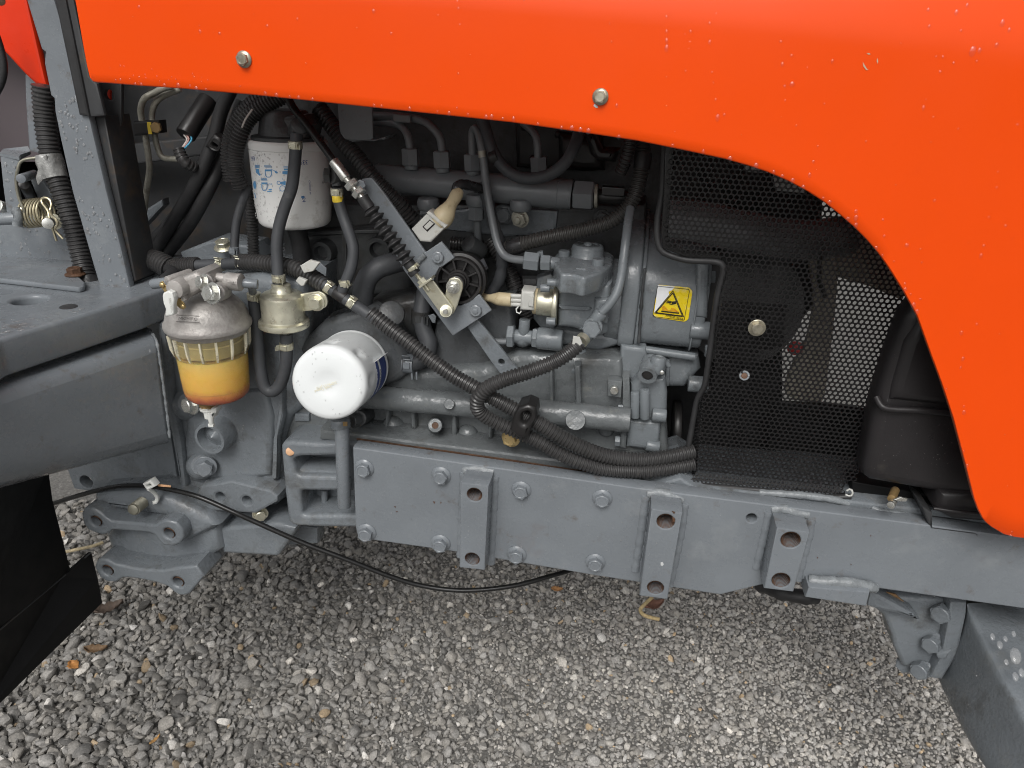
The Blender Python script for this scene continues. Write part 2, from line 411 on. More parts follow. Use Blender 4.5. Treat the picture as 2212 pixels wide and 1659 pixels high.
T['label'] = 'grey and orange tractor with its engine side uncovered, standing on gravel'
# ================================================================== SETTING
def groundmat(name, col1, col2, scale, bump):
    m = M(name, col1, .8, var=.35, vs=scale, bump=bump, bs=scale*1.5, dirt=[(col2, .35, scale*.6), ((.10, .09, .08), .25, scale*.4)]); return m
GM = groundmat('gravel_bed', (.135, .13, .122), (.30, .29, .27), 160, 1.0)
g = 60.0
gr = add('ground', [(-g, -g, 0), (g, -g, 0), (g, g, 0), (-g, g, 0)], [(0, 1, 2, 3)], GM, None, 0); gr['kind'] = 'structure'
STONE = bpy.data.materials.new('gravel_stone'); STONE.use_nodes = True
t = STONE.node_tree; b = t.nodes['Principled BSDF']; at = t.nodes.new('ShaderNodeAttribute'); at.attribute_name = 'tone'
gp = t.nodes.new('ShaderNodeNewGeometry'); nz = t.nodes.new('ShaderNodeTexNoise'); nz.inputs['Scale'].default_value = 330; nz.inputs['Detail'].default_value = 5
t.links.new(gp.outputs['Position'], nz.inputs['Vector'])
mr = t.nodes.new('ShaderNodeMapRange'); mr.inputs['From Min'].default_value = .3; mr.inputs['From Max'].default_value = .7; mr.inputs['To Min'].default_value = .72; mr.inputs['To Max'].default_value = 1.25
t.links.new(nz.outputs['Fac'], mr.inputs['Value'])
vm = t.nodes.new('ShaderNodeVectorMath'); vm.operation = 'SCALE'; t.links.new(at.outputs['Color'], vm.inputs[0]); t.links.new(mr.outputs[0], vm.inputs['Scale'])
t.links.new(vm.outputs[0], b.inputs['Base Color']); b.inputs['Roughness'].default_value = .75
bp = t.nodes.new('ShaderNodeBump'); bp.inputs['Strength'].default_value = .4; bp.inputs['Distance'].default_value = .001; t.links.new(nz.outputs['Fac'], bp.inputs['Height']); t.links.new(bp.outputs[0], b.inputs['Normal'])
def ico(sub):
    bm = bmesh.new(); bmesh.ops.create_icosphere(bm, subdivisions=sub, radius=1)
    bm.verts.ensure_lookup_table()
    V = np.array([v.co for v in bm.verts]); Fc = np.array([[v.index for v in f.verts] for f in bm.faces]); bm.free(); return V, Fc
def stone_shapes(sub, n):
    V0, F0 = ico(sub); out = []
    for k in range(n):
        V = V0.copy()
        for _ in range(9):                       # planed facets
            d = rng.normal(size=3); d /= np.linalg.norm(d); c = rng.uniform(.55, .9)
            s = V@d; V = V-np.outer(np.maximum(0, s-c), d)
        V *= 1+rng.normal(size=(len(V), 1))*.045
        V *= rng.uniform(.72, 1.25, size=3)*np.array([1, 1, .8]); out.append(V)
    return out, F0
def gravel(name, label_sub, spacing, rad_f, keep, z0, shapes):
    shp, F0 = shapes
    xs = np.arange(-2.0, 1.9, spacing); ys = np.arange(.35, 2.6, spacing)
    X, Y = np.meshgrid(xs, ys); X = X.ravel()+rng.uniform(-.5, .5, X.size)*spacing; Y = Y.ravel()+rng.uniform(-.5, .5, Y.size)*spacing
    D = np.stack([X, Y, np.full_like(X, -CH)], 1); fw, cr, cu = [np.array(q) for q in (FW, CR, CU)]
    z = D@fw; uu = 1106+F*(D@cr)/z; vv = 829.5-F*(D@cu)/z
    k = (z > 0) & (uu > -260) & (uu < 2480) & (vv > 1085) & (vv < 1790) & keep(X, Y, uu, vv)
    X, Y = X[k], Y[k]; n = len(X); R = rad_f(X, Y)*np.exp(rng.normal(size=n)*.26)
    Vs, Cs, Fs = [], [], []; nv = len(shp[0])
    idx = rng.integers(0, len(shp), n); A = np.stack(shp)[idx]
    a = rng.uniform(0, 6.283, n); c, s = np.cos(a), np.sin(a); ti = rng.normal(size=(n, 2))*.35
    x = A[:, :, 0]*c[:, None]-A[:, :, 1]*s[:, None]; y = A[:, :, 0]*s[:, None]+A[:, :, 1]*c[:, None]; zz = A[:, :, 2]+x*ti[:, :1]+y*ti[:, 1:]
    V = np.stack([x*R[:, None]+X[:, None], y*R[:, None]+Y[:, None], zz*R[:, None]+(z0+R*rng.uniform(.1, .9, n))[:, None]], 2).reshape(-1, 3)
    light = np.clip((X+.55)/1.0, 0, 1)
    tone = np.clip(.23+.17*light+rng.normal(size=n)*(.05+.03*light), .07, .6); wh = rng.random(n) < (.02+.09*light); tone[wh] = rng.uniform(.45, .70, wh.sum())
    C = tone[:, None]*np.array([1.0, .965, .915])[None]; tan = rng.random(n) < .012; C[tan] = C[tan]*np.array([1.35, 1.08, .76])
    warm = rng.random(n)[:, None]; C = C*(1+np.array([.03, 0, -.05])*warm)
    Fa = (F0[None]+(np.arange(n)*nv)[:, None, None]).reshape(-1, 3)
    m = bpy.data.meshes.new(name); m.vertices.add(len(V)); m.vertices.foreach_set('co', V.ravel())
    m.loops.add(Fa.size); m.loops.foreach_set('vertex_index', Fa.ravel().astype(np.int32))
    m.polygons.add(len(Fa)); m.polygons.foreach_set('loop_start', np.arange(0, Fa.size, 3, dtype=np.int32))
    m.update(); m.materials.append(STONE)
    ca = m.color_attributes.new('tone', 'FLOAT_COLOR', 'POINT'); C4 = np.ones((len(V), 4)); C4[:, :3] = np.repeat(C, nv, 0); ca.data.foreach_set('color', C4.ravel())
    m.polygons.foreach_set('use_smooth', [True]*len(m.polygons)); m.set_sharp_from_angle(angle=rad(32))
    o = bpy.data.objects.new(name, m); COL.objects.link(o); o['kind'] = 'stuff'; o['label'] = label_sub; o['category'] = 'gravel'
    return n
def sizef(X, Y): return np.interp(X+.25*(Y-1), [-1.3, -.75, -.35, .1, .6], [.0087, .0080, .0068, .0057, .0052])
SH2 = stone_shapes(2, 26); SH1 = stone_shapes(1, 20)
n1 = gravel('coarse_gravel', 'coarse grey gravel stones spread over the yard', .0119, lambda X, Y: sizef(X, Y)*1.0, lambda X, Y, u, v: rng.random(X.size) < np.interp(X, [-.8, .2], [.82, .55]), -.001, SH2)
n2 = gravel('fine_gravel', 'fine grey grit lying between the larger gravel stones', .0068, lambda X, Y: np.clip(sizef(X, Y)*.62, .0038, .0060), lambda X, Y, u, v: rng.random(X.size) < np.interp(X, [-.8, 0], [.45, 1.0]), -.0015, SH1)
print('stones', n1, n2)
# dead leaves
def leafmat(n, c): return M(n, c, .7, var=.3, vs=150)
def leaf(label, u, v, ru, asp, ang, col, curl=.35, z=.018, tipn=9, cat='leaf', name='dead_leaf', twist=.2):
    c = hitz(u, v, z); s = sc(c); L = ru*s; V, Fc = [], []
    n = 10
    for i in range(n+1):
        t = i/n; wd = asp*L*math.sin(math.pi*min(1, t**.8*.97+.02))*(1+.18*math.sin(i*2.6))
        for j in range(5):
            q = j/2-1; x = (t-.5)*2*L; y = q*wd
            zz = L*curl*(q*q*.9+(t-.5)**2*2)+L*.06*math.sin(i*1.9+j*2.3)
            a = ang+twist*(t-.5)
            V.append(c+Vector((x*math.cos(a)-y*math.sin(a), x*math.sin(a)+y*math.cos(a), zz)))
    for i in range(n):
        for j in range(4): Fc.append((i*5+j, i*5+j+1, i*5+j+6, i*5+j+5))
    o = add(name, V, Fc, leafmat(name+'_mat', col), None, 60); md = o.modifiers.new('s', 'SOLIDIFY'); md.thickness = .0006
    o['label'] = label; o['category'] = cat; return o
leaf('curled brown dead leaf on coarse gravel beside the black step panel', 207, 1406, 24, .5, .3, (.16, .10, .055))
leaf('small orange dead leaf lying on the dark gravel below the black panel', 160, 1440, 16, .7, -.4, (.42, .19, .055), z=.022)
leaf('dark crumpled leaf litter by the tip of the black step panel', 236, 1318, 30, .55, .8, (.085, .062, .048))
leaf('thin tan leaf sliver standing among the coarse stones at the bottom', 336, 1600, 14, .28, 1.3, (.45, .26, .10), z=.024)
leaf('reddish brown curled dead leaf below the second mounting block', 1412, 1311, 26, .55, .5, (.17, .085, .06), z=.02)
leaf('orange leaf scrap on pale gravel right of the hanging black cable', 1203, 1275, 13, .6, .1, (.46, .24, .10), z=.018)
st = tube('straw_stem', leafmat('straw', (.52, .40, .21)), None, [hitz(1408, 1291, .03), hitz(1392, 1306, .035), hitz(1383, 1318, .03), hitz(1394, 1330, .026), hitz(1424, 1338, .022)], .0042, world=True)
st['label'] = 'pale bent straw stem looped round the brown leaf'; st['category'] = 'straw'
tw = tube('dry_twig', leafmat('twig', (.36, .30, .19)), None, [hitz(138, 1193, .02), hitz(165, 1187, .028), hitz(195, 1181, .024), hitz(222, 1172, .02)], .004, world=True)
tw['label'] = 'dry pale twig on gravel seen between black panel and casting'; tw['category'] = 'twig'
# ================================================================== HOOD
def hoodY(x, z):
    y = .74+.010*((x+.05)/.5)**2
    zt = 1.178+.02*min(1, max(0, (.3-x)/.5))
    if z > zt: y += 2.2*(z-zt)**2+.10*(z-zt)
    return y
HB = [(184, 120), (189, 148), (192, 162), (195, 171), (200, 177), (208, 179), (240, 181), (300, 186), (400, 193), (553, 206.5), (700, 222), (850, 238), (1000, 254), (1106, 265.5), (1250, 286), (1376, 305), (1480, 326), (1568, 345), (1620, 360), (1659, 373), (1705, 393), (1745, 414.5), (1780, 437), (1809, 460), (1845, 491), (1874, 520), (1897, 547), (1916.5, 575), (1951.5, 630), (1981.5, 685), (2009, 762), (2034, 829), (2059, 904.5), (2084, 999.5), (2104, 1079.5), (2112, 1101), (2121.5, 1119.5), (2130, 1130), (2141.5, 1139.5), (2169, 1156), (2190, 1161.5), (2212, 1164.5), (2300, 1180), (2420, 1200)]
def hoodpt(u, v):
    y = .74
    for _ in range(5):
        p = P(u, v, y); y = hoodY(p.x, p.z)
    return P(u, v, y)
HP = [hoodpt(*q) for q in HB]
for i in range(5): HP[i].x = min(HP[i].x, HP[5].x-.0005*(5-i))
for i in range(1, len(HP)): HP[i].x = max(HP[i].x, HP[i-1].x+.0004)
ZT = 1.30
rows = []
V, Fc = [], []
nr = 34
def hoodcol(p, near=True):
    col = []
    if not near: p = Vector((p.x, p.y, p.z+.20*min(1, max(0, (p.x-.1)/.1))))
    def yy(x, z): return hoodY(x, z) if near else 2.16-hoodY(x, z)
    s = 1 if near else -1
    col.append((p.x, yy(p.x, p.z)+s*.012, p.z+.0030)); col.append((p.x, yy(p.x, p.z)+s*.004, p.z+.0002)); col.append((p.x, yy(p.x, p.z)+s*.0012, p.z+.0004))
    for k in range(nr+1):
        z = p.z+.0018+(ZT-p.z-.0018)*(k/nr)**.9; col.append((p.x, yy(p.x, z), z))
    return col
cols = []
for p in HP:
    a = hoodcol(p); b2 = hoodcol(p, False); y0, y1 = a[-1][1], b2[-1][1]
    top = [(p.x, y0+(y1-y0)*q, ZT+.07*math.sin(math.pi*q)+.0) for q in np.linspace(0, 1, 9)[1:-1]]
    cols.append(a+top+b2[::-1])
nc = len(cols[0])
for c in cols: V += c
mi = []
for i in range(len(cols)-1):
    for j in range(nc-1):
        Fc.append((i*nc+j, (i+1)*nc+j, (i+1)*nc+j+1, i*nc+j+1)); mi.append(1 if j in (0, 1) else 0)
hood = add('hood', V, Fc, [ORANGE, EDGE], T, 50, mi, label='large orange engine hood with a curved cut-out and rain drops')
bx = hoodpt(525, 127); bolt('flange', DULLZ, hood, (527, 128, bx.y-.001), 11.5, n=(0, -1, .0), spin=.2, mark='7')
bx = hoodpt(1296, 209); bolt('flange', DULLZ, hood, (1297, 209, bx.y-.001), 11.5, n=(-.08, -1, .06), spin=.5, mark='7')
chip = [(1284, 224), (1290, 228), (1292, 233), (1287, 233), (1282, 229)]
slab('paint_chip', GALV, hood, chip, hoodpt(1287, 229).y-.0004, .0006, .0001)
for c in ([(1872, 115), (1878, 115), (1881, 117), (1876, 118)], [(1895, 125), (1897, 131), (1896, 138), (1894, 132)], [(1864, 134), (1868, 141), (1873, 149), (1877, 151), (1871, 151), (1865, 143)]):
    p = hoodpt(*c[0]); slab('paint_scratch', CREAM, hood, c, p.y-.0004, .0006, .0001)
D1 = [(300, 15, 4), (432, 68, 4.5), (474, 72, 4), (430, 55, 2), (260, 142, 2.5), (268, 143, 2), (238, 146, 2), (288, 163, 2.2), (280, 170, 2), (260, 172, 3.2), (250, 173, 3), (300, 166, 2.6), (313, 161, 2), (315, 169, 2), (300, 176, 2), (339, 165, 2), (345, 176, 2), (371, 166, 2), (364, 172, 2), (380, 171, 2), (410, 185, 3), (416, 159, 2.5), (419, 166, 2.6), (436, 167, 2), (449, 172, 2), (435, 176, 2), (518, 186, 2.4), (328, 150, 2), (292, 182, 4.5), (305, 183, 4.5), (355, 184, 5), (385, 185, 6), (424, 192, 6), (445, 193, 4),
      (577, 56, 4), (642, 41, 3.4), (845, 72, 4), (807, 24, 5.5), (771, 60, 2), (661, 137, 2.6), (988, 3, 3), (990, 18, 3.6), (993, 53, 2.4), (990, 159, 3), (573, 203, 5), (597, 205, 6), (626, 209, 4), (645, 211, 5), (675, 215, 5), (808, 228, 4.5), (824, 229, 4), (885, 235, 5), (945, 241, 3), (970, 245, 4.5), (1011, 247, 4), (987, 233, 3), (1050, 252, 5.5), (1062, 252, 6), (1086, 256, 4),
      (1132, 0, 3), (1317, 51, 2), (1321, 90, 3), (1440, 36, 3.4), (1440, 68, 3.8), (1440, 88, 4.4), (1440, 104, 6), (1492, 68, 3.8), (1490, 90, 2), (1488, 105, 2), (1533, 50, 3.6), (1533, 91, 4.4), (1481, 153, 2.8), (1538, 156, 3.2), (1541, 179, 2.4), (1440, 166, 2.4), (1440, 229, 2.2), (1332, 228, 4.4), (1546, 215, 3.2), (1550, 254, 6), (1565, 248, 3.6), (1458, 284, 2.2), (1453, 314, 5), (1519, 328, 4.5), (1162, 268, 4), (1213, 276, 5), (1235, 277, 7), (1254, 280, 6.5), (1271, 283, 7), (1337, 296, 4.5), (1577, 343, 7), (1633, 359, 7), (1109, 257, 5),
      (1687, 90, 4), (1710, 120, 4), (1690, 139, 4.6), (1798, 132, 4.2), (1695, 186, 4.2), (1711, 182, 7), (1696, 217, 2.8), (1720, 271, 3), (1781, 224, 2.6), (1766, 316, 2.6), (1757, 349, 4.4), (1749, 378, 4.8), (1671, 372, 5), (1690, 381, 5), (1712, 391, 6), (1735, 405, 6), (1871, 305, 3), (2005, 21, 4.4), (2066, 27, 5.6), (2089, 12, 4.4), (2007, 57, 4.2), (2076, 66, 4), (2101, 110, 9.5), (2116, 109, 5.4), (2165, 50, 6.6), (2180, 65, 4.6), (2153, 97, 5.4), (2022, 122, 3), (2037, 123, 3.6), (2060, 136, 3.4), (2031, 155, 3.6), (2110, 132, 3.2), (2000, 215, 2), (1995, 233, 4.2), (2016, 253, 2.6), (2070, 278, 3), (2198, 269, 3.2), (2011, 307, 2.2), (2156, 371, 3), (2153, 405, 3.4), (1935, 399, 2.4),
      (1778, 428, 4), (1792, 437, 6), (1849, 457, 5), (1849, 471, 6), (1832, 473, 6), (1849, 487, 6), (1907, 475, 3.6), (1910, 510, 4), (1959, 530, 5.8), (1988, 538, 3), (1991, 567, 3), (1931, 564, 3), (1893, 536, 4.4), (1906, 551, 3.6), (2019, 433, 4), (2136, 469, 3.6), (2172, 488, 4), (2125, 531, 4), (2119, 553, 4.6), (1955, 613, 3.2), (1955, 626, 5), (1967, 635, 3.4), (1988, 646, 3.6), (1973, 661, 7), (1981, 673, 6), (2110, 700, 4), (2077, 719, 4.6), (2080, 775, 4.6), (2075, 794, 3.4), (2159, 721, 2.6), (2082, 878, 3.6), (2082, 891, 5), (2082, 975, 3), (2089, 1006, 4.4), (2044, 840, 3.4), (2186, 1150, 3), (2183, 1160, 5)]
items = []
for u, v, r in D1:
    p = hoodpt(u, v); s = sc(p); items.append((p, (0, -1, .02), r*s*.82, random.uniform(1.05, 1.7) if r > 4 else 1.1, None, .42))
for u, v in [(random.uniform(230, 2200), random.uniform(5, 1100)) for _ in range(70)]:
    if inside(HB+[(2420, -50), (150, -50)], u, v+10): p = hoodpt(u, v); items.append((p, (0, -1, 0), random.uniform(.5, 1.6)*sc(p), 1.1, None, .45))
drops(hood, items, WATER)
slab('cowl_light_block', BLKP, T, [(-1.02, 1.0), (-.595, 1.0), (-.595, 1.55), (-1.02, 1.55)], depth=.01, fr=(Vector((0, 0, 1.27)), Vector((1, 0, 0)), Vector((0, 1, 0)), Vector((0, 0, 1))), mpts=True)  # unseen cover added to keep light from falling in behind the hood
# ================================================================== LEFT: cab corner, post, step
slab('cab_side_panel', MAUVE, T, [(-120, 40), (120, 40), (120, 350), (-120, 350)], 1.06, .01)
slab('cab_bracket_strip', GREY, T, [(53, 160), (112, 170), (114, 340), (62, 326), (54, 215)], 1.02, .012, .003)
slab('cab_fender', ORANGE2, T, [(-160, -90), (40, -90), (57, 0), (80, 100), (96, 170), (101, 187), (88, 186), (74, 180), (57, 164), (40, 146), (20, 124), (0, 103), (-160, 30)], .98, .012, .004, label='orange cab panel at the upper left')
tube('door_seal', RUBD, T, [(-14, 60, .94), (2, 110, .94), (8, 145, .94), (4, 175, .94), (-10, 205, .94)], 8)
post = slab('cab_post', GREY, T, [(44, -60), (103, -60), (117, 0), (192, 252), (230, 415), (262, 540), (285, 641), (219, 635), (156, 415), (130, 300), (118, 240), (116, 212), (109, 206), (95, 135), (97, 112), (89, 106), (57, 0)], .862, .012, .0025, label='upright grey steel post beaded with rain')
slab('post_flange', DGREY, post, [(196, 252), (226, 250), (257, 415), (294, 606), (284, 614), (270, 560), (230, 415)], .874, .05, .002)
slab('weather_strip', RUBD, post, [(103, -60), (131, -60), (142, 0), (193, 252), (170, 249), (117, 0)], .856, .008, .003)
slab('edge_strip', DGREY, post, [(131, -60), (146, -60), (159, 0), (193, 165), (209, 181), (226, 250), (194, 253), (142, 0)], .8585, .007, .0025)
drops(post, scatter([(118, 205), (165, 205), (200, 300), (210, 345), (145, 340)], 46, Y=.8615, r=(2.5, 5.2), h=.4)+scatter([(165, 420), (230, 430), (280, 630), (225, 625)], 46, Y=.8615, r=(2, 4.6), h=.4)+scatter([(70, 10), (112, 20), (180, 240), (120, 200)], 14, Y=.8615, r=(.8, 1.6)))
br = slab('bulkhead_bracket', DGREY, T, [(200, 150), (262, 150), (262, 262), (246, 330), (230, 300)], .90, .006, .001, holes=[(236, 205, 11)])
slab('orange_backing', ORANGE2, br, [(222, 185), (241, 180), (238, 230), (222, 228)], .915, .003)
bolt('hex', STUDM, br, (241, 271, .90), 9)
# step plate
ZP = P(314, 636, .84).z
def HZ(u, v): return hitz(u, v, ZP)
fz = (Vector((0, 0, ZP)), Vector((1, 0, 0)), Vector((0, 1, 0)), Vector((0, 0, 1)))
q = lambda u, v: tuple(HZ(u, v).xy)
pl = [q(-120, 795), q(-60, 763), q(0, 733), q(300, 643), q(318, 636), (q(314, 636)[0]+.012, .90), (q(314, 636)[0], 1.04), (-1.3, 1.04), (-1.3, .52)]
hc = HZ(64, 647); hr = (HZ(103, 647)-HZ(25, 647)).length/2
step = slab('step_plate', GREY, T, pl, depth=.044, bev=.005, fr=fz, mpts=True, holes=[(hc.x, hc.y, hr*.93)], rd=.004, bres=2, label='grey steel step plate with a round hole')
lathe('blanking_disc', DGREY, step, HZ(148, 663)-Vector((0, 0, .002)), HZ(148, 663)+Vector((0, 0, .003)), [(0, .010), (.0025, .010), (.003, .009), (.003, 0)])
drops(step, scatter([(0, 690), (60, 690), (200, 660), (120, 690), (0, 730)], 26, z=ZP, r=(2.5, 6), nrm=(0, 0, 1), long=1.5, h=.22)+scatter([(0, 745), (300, 655), (310, 680), (0, 800)], 22, Y=.80, r=(1.4, 3.0)))
mp = [q(-60, 590), q(0, 585), q(150, 588), q(186, 621), q(184, 630), q(172, 633), q(0, 613), q(-60, 605)]
mpl = slab('mounting_plate', GREY, T, mp, depth=.007, bev=.002, fr=(Vector((0, 0, ZP+.0075)), *fz[1:]), mpts=True, rd=.004)
bolt('flange', RUST, mpl, HZ(165, 606)+Vector((0, 0, .0085)), .0085, n=(0, 0, 1), world=True)
tube('weld_bead', WELD, mpl, [(60, 582, .93), (90, 582, .935), (120, 584, .935), (150, 586, .93)], 6, wob=.35)
slab('inner_step_wall', GREY, T, [(-120, 470), (150, 470), (182, 590), (178, 600), (-120, 596)], .955, .02, .003)
drops(bpy.data.objects['inner_step_wall'], scatter([(0, 500), (150, 490), (172, 575), (0, 570)], 50, Y=.955, r=(2, 4.2), h=.35))
# box beam below the step
rowsB = [((300, 690), (-60, 815), .90, .70), ((318, 707), (-60, 834), .862, .645), ((333, 724), (-60, 852), .836, .612), ((341, 745), (-60, 885), .818, .598), ((350, 850), (-60, 980), .813, .592), ((366, 951), (-60, 1066), .808, .588), ((368, 955), (-60, 1070), .83, .62)]
V, Fc = [], []
nb = 14
for (a, c, ya, yc) in rowsB:
    A, C = P(*a, ya), P(*c, yc)
    for i in range(nb+1): V.append(A.lerp(C, i/nb))
for i in range(len(rowsB)-1):
    for j in range(nb): Fc.append((i*(nb+1)+j, i*(nb+1)+j+1, (i+1)*(nb+1)+j+1, (i+1)*(nb+1)+j))
beam = add('box_beam', V, Fc, GREY, T, 60, label='wide grey box beam with rounded top edge and rain runs')
md = beam.modifiers.new('s', 'SUBSURF'); md.levels = md.render_levels = 2
md = beam.modifiers.new('t', 'SOLIDIFY'); md.thickness = .006; md.offset = -1
def beamY(u, v): return .818-(341-u)/401*.222-.004
it = []
for _ in range(44):
    u, v = random.uniform(5, 330), 0
    v = random.uniform(745+(330-u)*.42, 935+(330-u)*.30)
    it.append((P(u, v, beamY(u, v)), (-.35, -1, .0), random.uniform(1.2, 3.4)*.00047, random.uniform(1.2, 1.9), None, .5))
for u, v in [(181, 998), (258, 976), (138, 848), (88, 862), (96, 912), (104, 925), (36, 940), (68, 1008), (66, 1009), (320, 836), (325, 850), (331, 868), (336, 893), (340, 910)]:
    it.append((P(u, v, beamY(u, v)), (-.35, -1, 0), 4.2*.00047, 1.5, None, .6))
drops(beam, it)
tube('weld_seam', WELD, beam, [(322, 712, .855), (338, 737, .826), (347, 790, .818), (358, 870, .814), (367, 945, .81)], 3, wob=.4)
bp_ = slab('backing_plate', GREYC, T, [(140, 1000), (367, 930), (392, 1090), (386, 1094), (250, 1070), (160, 1056)], .87, .02, .002, holes=[(186, 1041, 15)])
# latch linkage with spring and clip
lk = empty('latch_linkage', P(30, 420, .9), T, label='grey latch arm with gilt coil spring and hairpin clip')
slab('arm', GREY, lk, [(0, 338), (8, 336), (42, 345), (36, 372), (35, 392), (41, 425), (52, 455), (58, 492), (50, 494), (38, 488), (15, 466), (6, 400)], .895, .005, .0015)
V = [P(0, 337, .895), P(8, 328, .915), P(62, 322, .935), P(67, 333, .93), P(45, 341, .895), P(42, 346, .893)]
add('arm_flange', V, [(0, 1, 2, 3, 4, 5)], GREY, lk, 0).modifiers.new('s', 'SOLIDIFY').thickness = .004
add('orange_overspray', [P(15, 330.5, .9115), P(58, 324, .931), P(65, 332, .9275), P(44, 337, .906)], [(0, 1, 2, 3)], ORANGE2, lk, 0)
cyl('handle_rod', GREY, lk, (-40, 476, .885), (38, 471, .893), 13)
tube('weld', WELD, lk, [(34, 452, .888), (40, 468, .884), (38, 484, .886)], 9, wob=.3)
cyl('pivot_pin', GREY, lk, (45, 386, .875), (74, 376, .94), 9.5)
slab('rear_arm', GREY, lk, [(60, 375), (80, 372), (112, 420), (118, 480), (100, 478), (82, 430)], .935, .006)
cyl('bushing', BLACK, lk, (52, 398, .90), (66, 425, .94), 11)
pts = []
for i in range(7*16+1):
    a = 2*math.pi*i/16; x = 56+i/(7*16)*46
    base = P(x, 462-(x-56)*.1, .905); R = 29*sc(base)
    pts.append(base+Vector((.25*R*math.sin(a)*0, R*math.sin(a)*.95, R*math.cos(a))))
tube('coil_spring', SPRING, lk, pts, .0016, world=True, step=.003, seg=8)
tube('spring_leg', STUDM, lk, [(56, 484, .89), (52, 455, .888), (41, 428, .888), (35, 395, .889), (38, 368, .889), (48, 347, .893), (85, 340, .9)], 3.2)
lathe('washer', ZINC, lk, P(116, 479, .905), P(112, 481, .895), [(0, 0), (0, 19*.00058), (.002, 19*.00058), (.002, 0)])
cyl('clevis_pin', STEEL, lk, (103, 483, .865), (114, 478, .92), 11.5)
tube('hairpin_clip', SPRING, lk, [(122, 520, .880), (114, 494, .876), (107, 470, .876), (103, 455, .88), (92, 440, .885), (90, 431, .887), (96, 427, .888), (107, 431, .888), (111, 442, .886), (108, 456, .882), (113, 466, .872), (121, 474, .868), (124, 485, .868), (119, 496, .872), (136, 516, .874)], 2.6, step=.0012, seg=8)
cyl('side_bolt', STEEL, lk, (-6, 445, .92), (10, 450, .93), 14)
drops(lk, scatter([(4, 345), (36, 350), (34, 420), (14, 450)], 14, Y=.8945, r=(2, 5), h=.4))
# ribbed loom beside the post
lm = tube('ribbed_loom', CONDUIT, T, [(93, 185, .92), (96, 240, .92), (103, 300, .915), (115, 360, .91), (134, 415, .905), (155, 480, .90), (173, 545, .895), (188, 600, .885), (201, 632, .875)], 23, corr=.0056, amp=.12, seg=20, label='thick ribbed black hose running down beside the post')
tube('tape_wrap', STAPE, lm, [(104, 335, .911), (112, 362, .909), (120, 385, .907)], 26.5, wob=.05)
slab('tape_flap', STAPE, lm, [(88, 342), (100, 334), (104, 375), (82, 400), (77, 385)], .895, .0012, .0003)
tube('tape_end', TAPE, lm, [(192, 606, .882), (202, 632, .873), (204, 638, .872)], 24)
# ================================================================== LOWER LEFT
nearL = P(0, 1200, .66)
pan = empty('step_panel', P(100, 1200, .75), T, label='black folded sheet metal step panel at the lower left')
slab('inner_sheet', BLKP, pan, [(60, 1000), (96, 1000), (108, 1085), (146, 1232), (150, 1260), (60, 1300)], .845, .006, .001)
a = [P(-60, 1000, .64), P(100, 1020, .80), P(108, 1085, .80), P(147, 1233, .80), P(135, 1246, .79), P(-60, 1409, .62)]
add('outer_sheet', a, [(0, 1, 2, 3, 4, 5)], BLKP, pan, 0).modifiers.new('s', 'SOLIDIFY').thickness = -.004
a = [P(-60, 1411, .618), P(134.5, 1248, .788), P(197, 1193, .83), P(211, 1250, .825), P(221, 1302, .82), P(-60, 1578, .60)]
add('lower_sheet', a, [(0, 1, 2, 3, 4, 5)], BLKP, pan, 0).modifiers.new('s', 'SOLIDIFY').thickness = -.005
tube('sheet_edge', DGREY, pan, [(-60, 1410, .6175), (135, 1247, .7875), (197, 1193, .829)], 2)
V_, F_ = [], []
cyl('clutch_stud', STUDM, T, (286, 1102, .795), (300, 1092, .812), 12.5, bev=.35)
tube('threaded_stud', STUDM, T, [(289, 1100, .798), (315, 1080, .83), (344, 1058, .87)], 13.5, corr=.0016, amp=.07, seg=18)
cab_ = tube('thin_cable', CABLE, T, [(60, 1105, .9), (114, 1088, .87), (175, 1069, .842), (245, 1052, .825), (307, 1049, .815), (350, 1054, .81), (425, 1072, .805), (500, 1104, .805), (553, 1128, .81), (653, 1172, .82), (753, 1210, .83), (840, 1244, .84), (915, 1266, .85), (1003, 1275.5, .86), (1106, 1266, .88), (1190, 1244, .91), (1240, 1229, .94), (1290, 1205, .97)], 4.6, label='thin black cable sagging below the frame rail')
slab('copper_scuff', COPPER, cab_, [(338, 1046), (368, 1049), (369, 1053), (342, 1051)], .806, .0015, .0004)
zt = empty('cable_tie', P(322, 1060, .8), T, label='white nylon cable tie round the threaded stud')
slab('tie_head', WPLAST, zt, [(307, 1046), (325, 1037), (336, 1051), (318, 1060)], .795, .012, .002, holes=[[(314, 1049), (324, 1045), (327, 1050), (317, 1054)]])
tube('tie_band', WPLAST, zt, [(321, 1056, .80), (333, 1064, .81), (340, 1075, .815), (337, 1084, .815), (330, 1086, .812)], 4.5, seg=8)
lc = empty('lift_casting', P(330, 1200, .85), T, label='grey casting with two pairs of threaded lugs')
slab('casting_body', GREYC, lc, [(195, 1062), (385, 1092), (455, 1122), (480, 1160), (483, 1196), (440, 1252), (400, 1255), (240, 1222), (222, 1160), (195, 1110)], .862, .12, .02, bres=3)
lug1 = [(175, 1110), (181, 1099), (200, 1098), (215, 1105), (228, 1118), (240, 1125), (335, 1133), (346, 1126), (357, 1122), (380, 1129), (393, 1143), (397, 1160), (390, 1174), (375, 1181), (352, 1179), (342, 1168), (333, 1156), (320, 1151), (243, 1145), (232, 1153), (222, 1157), (205, 1152), (190, 1146), (179, 1132)]
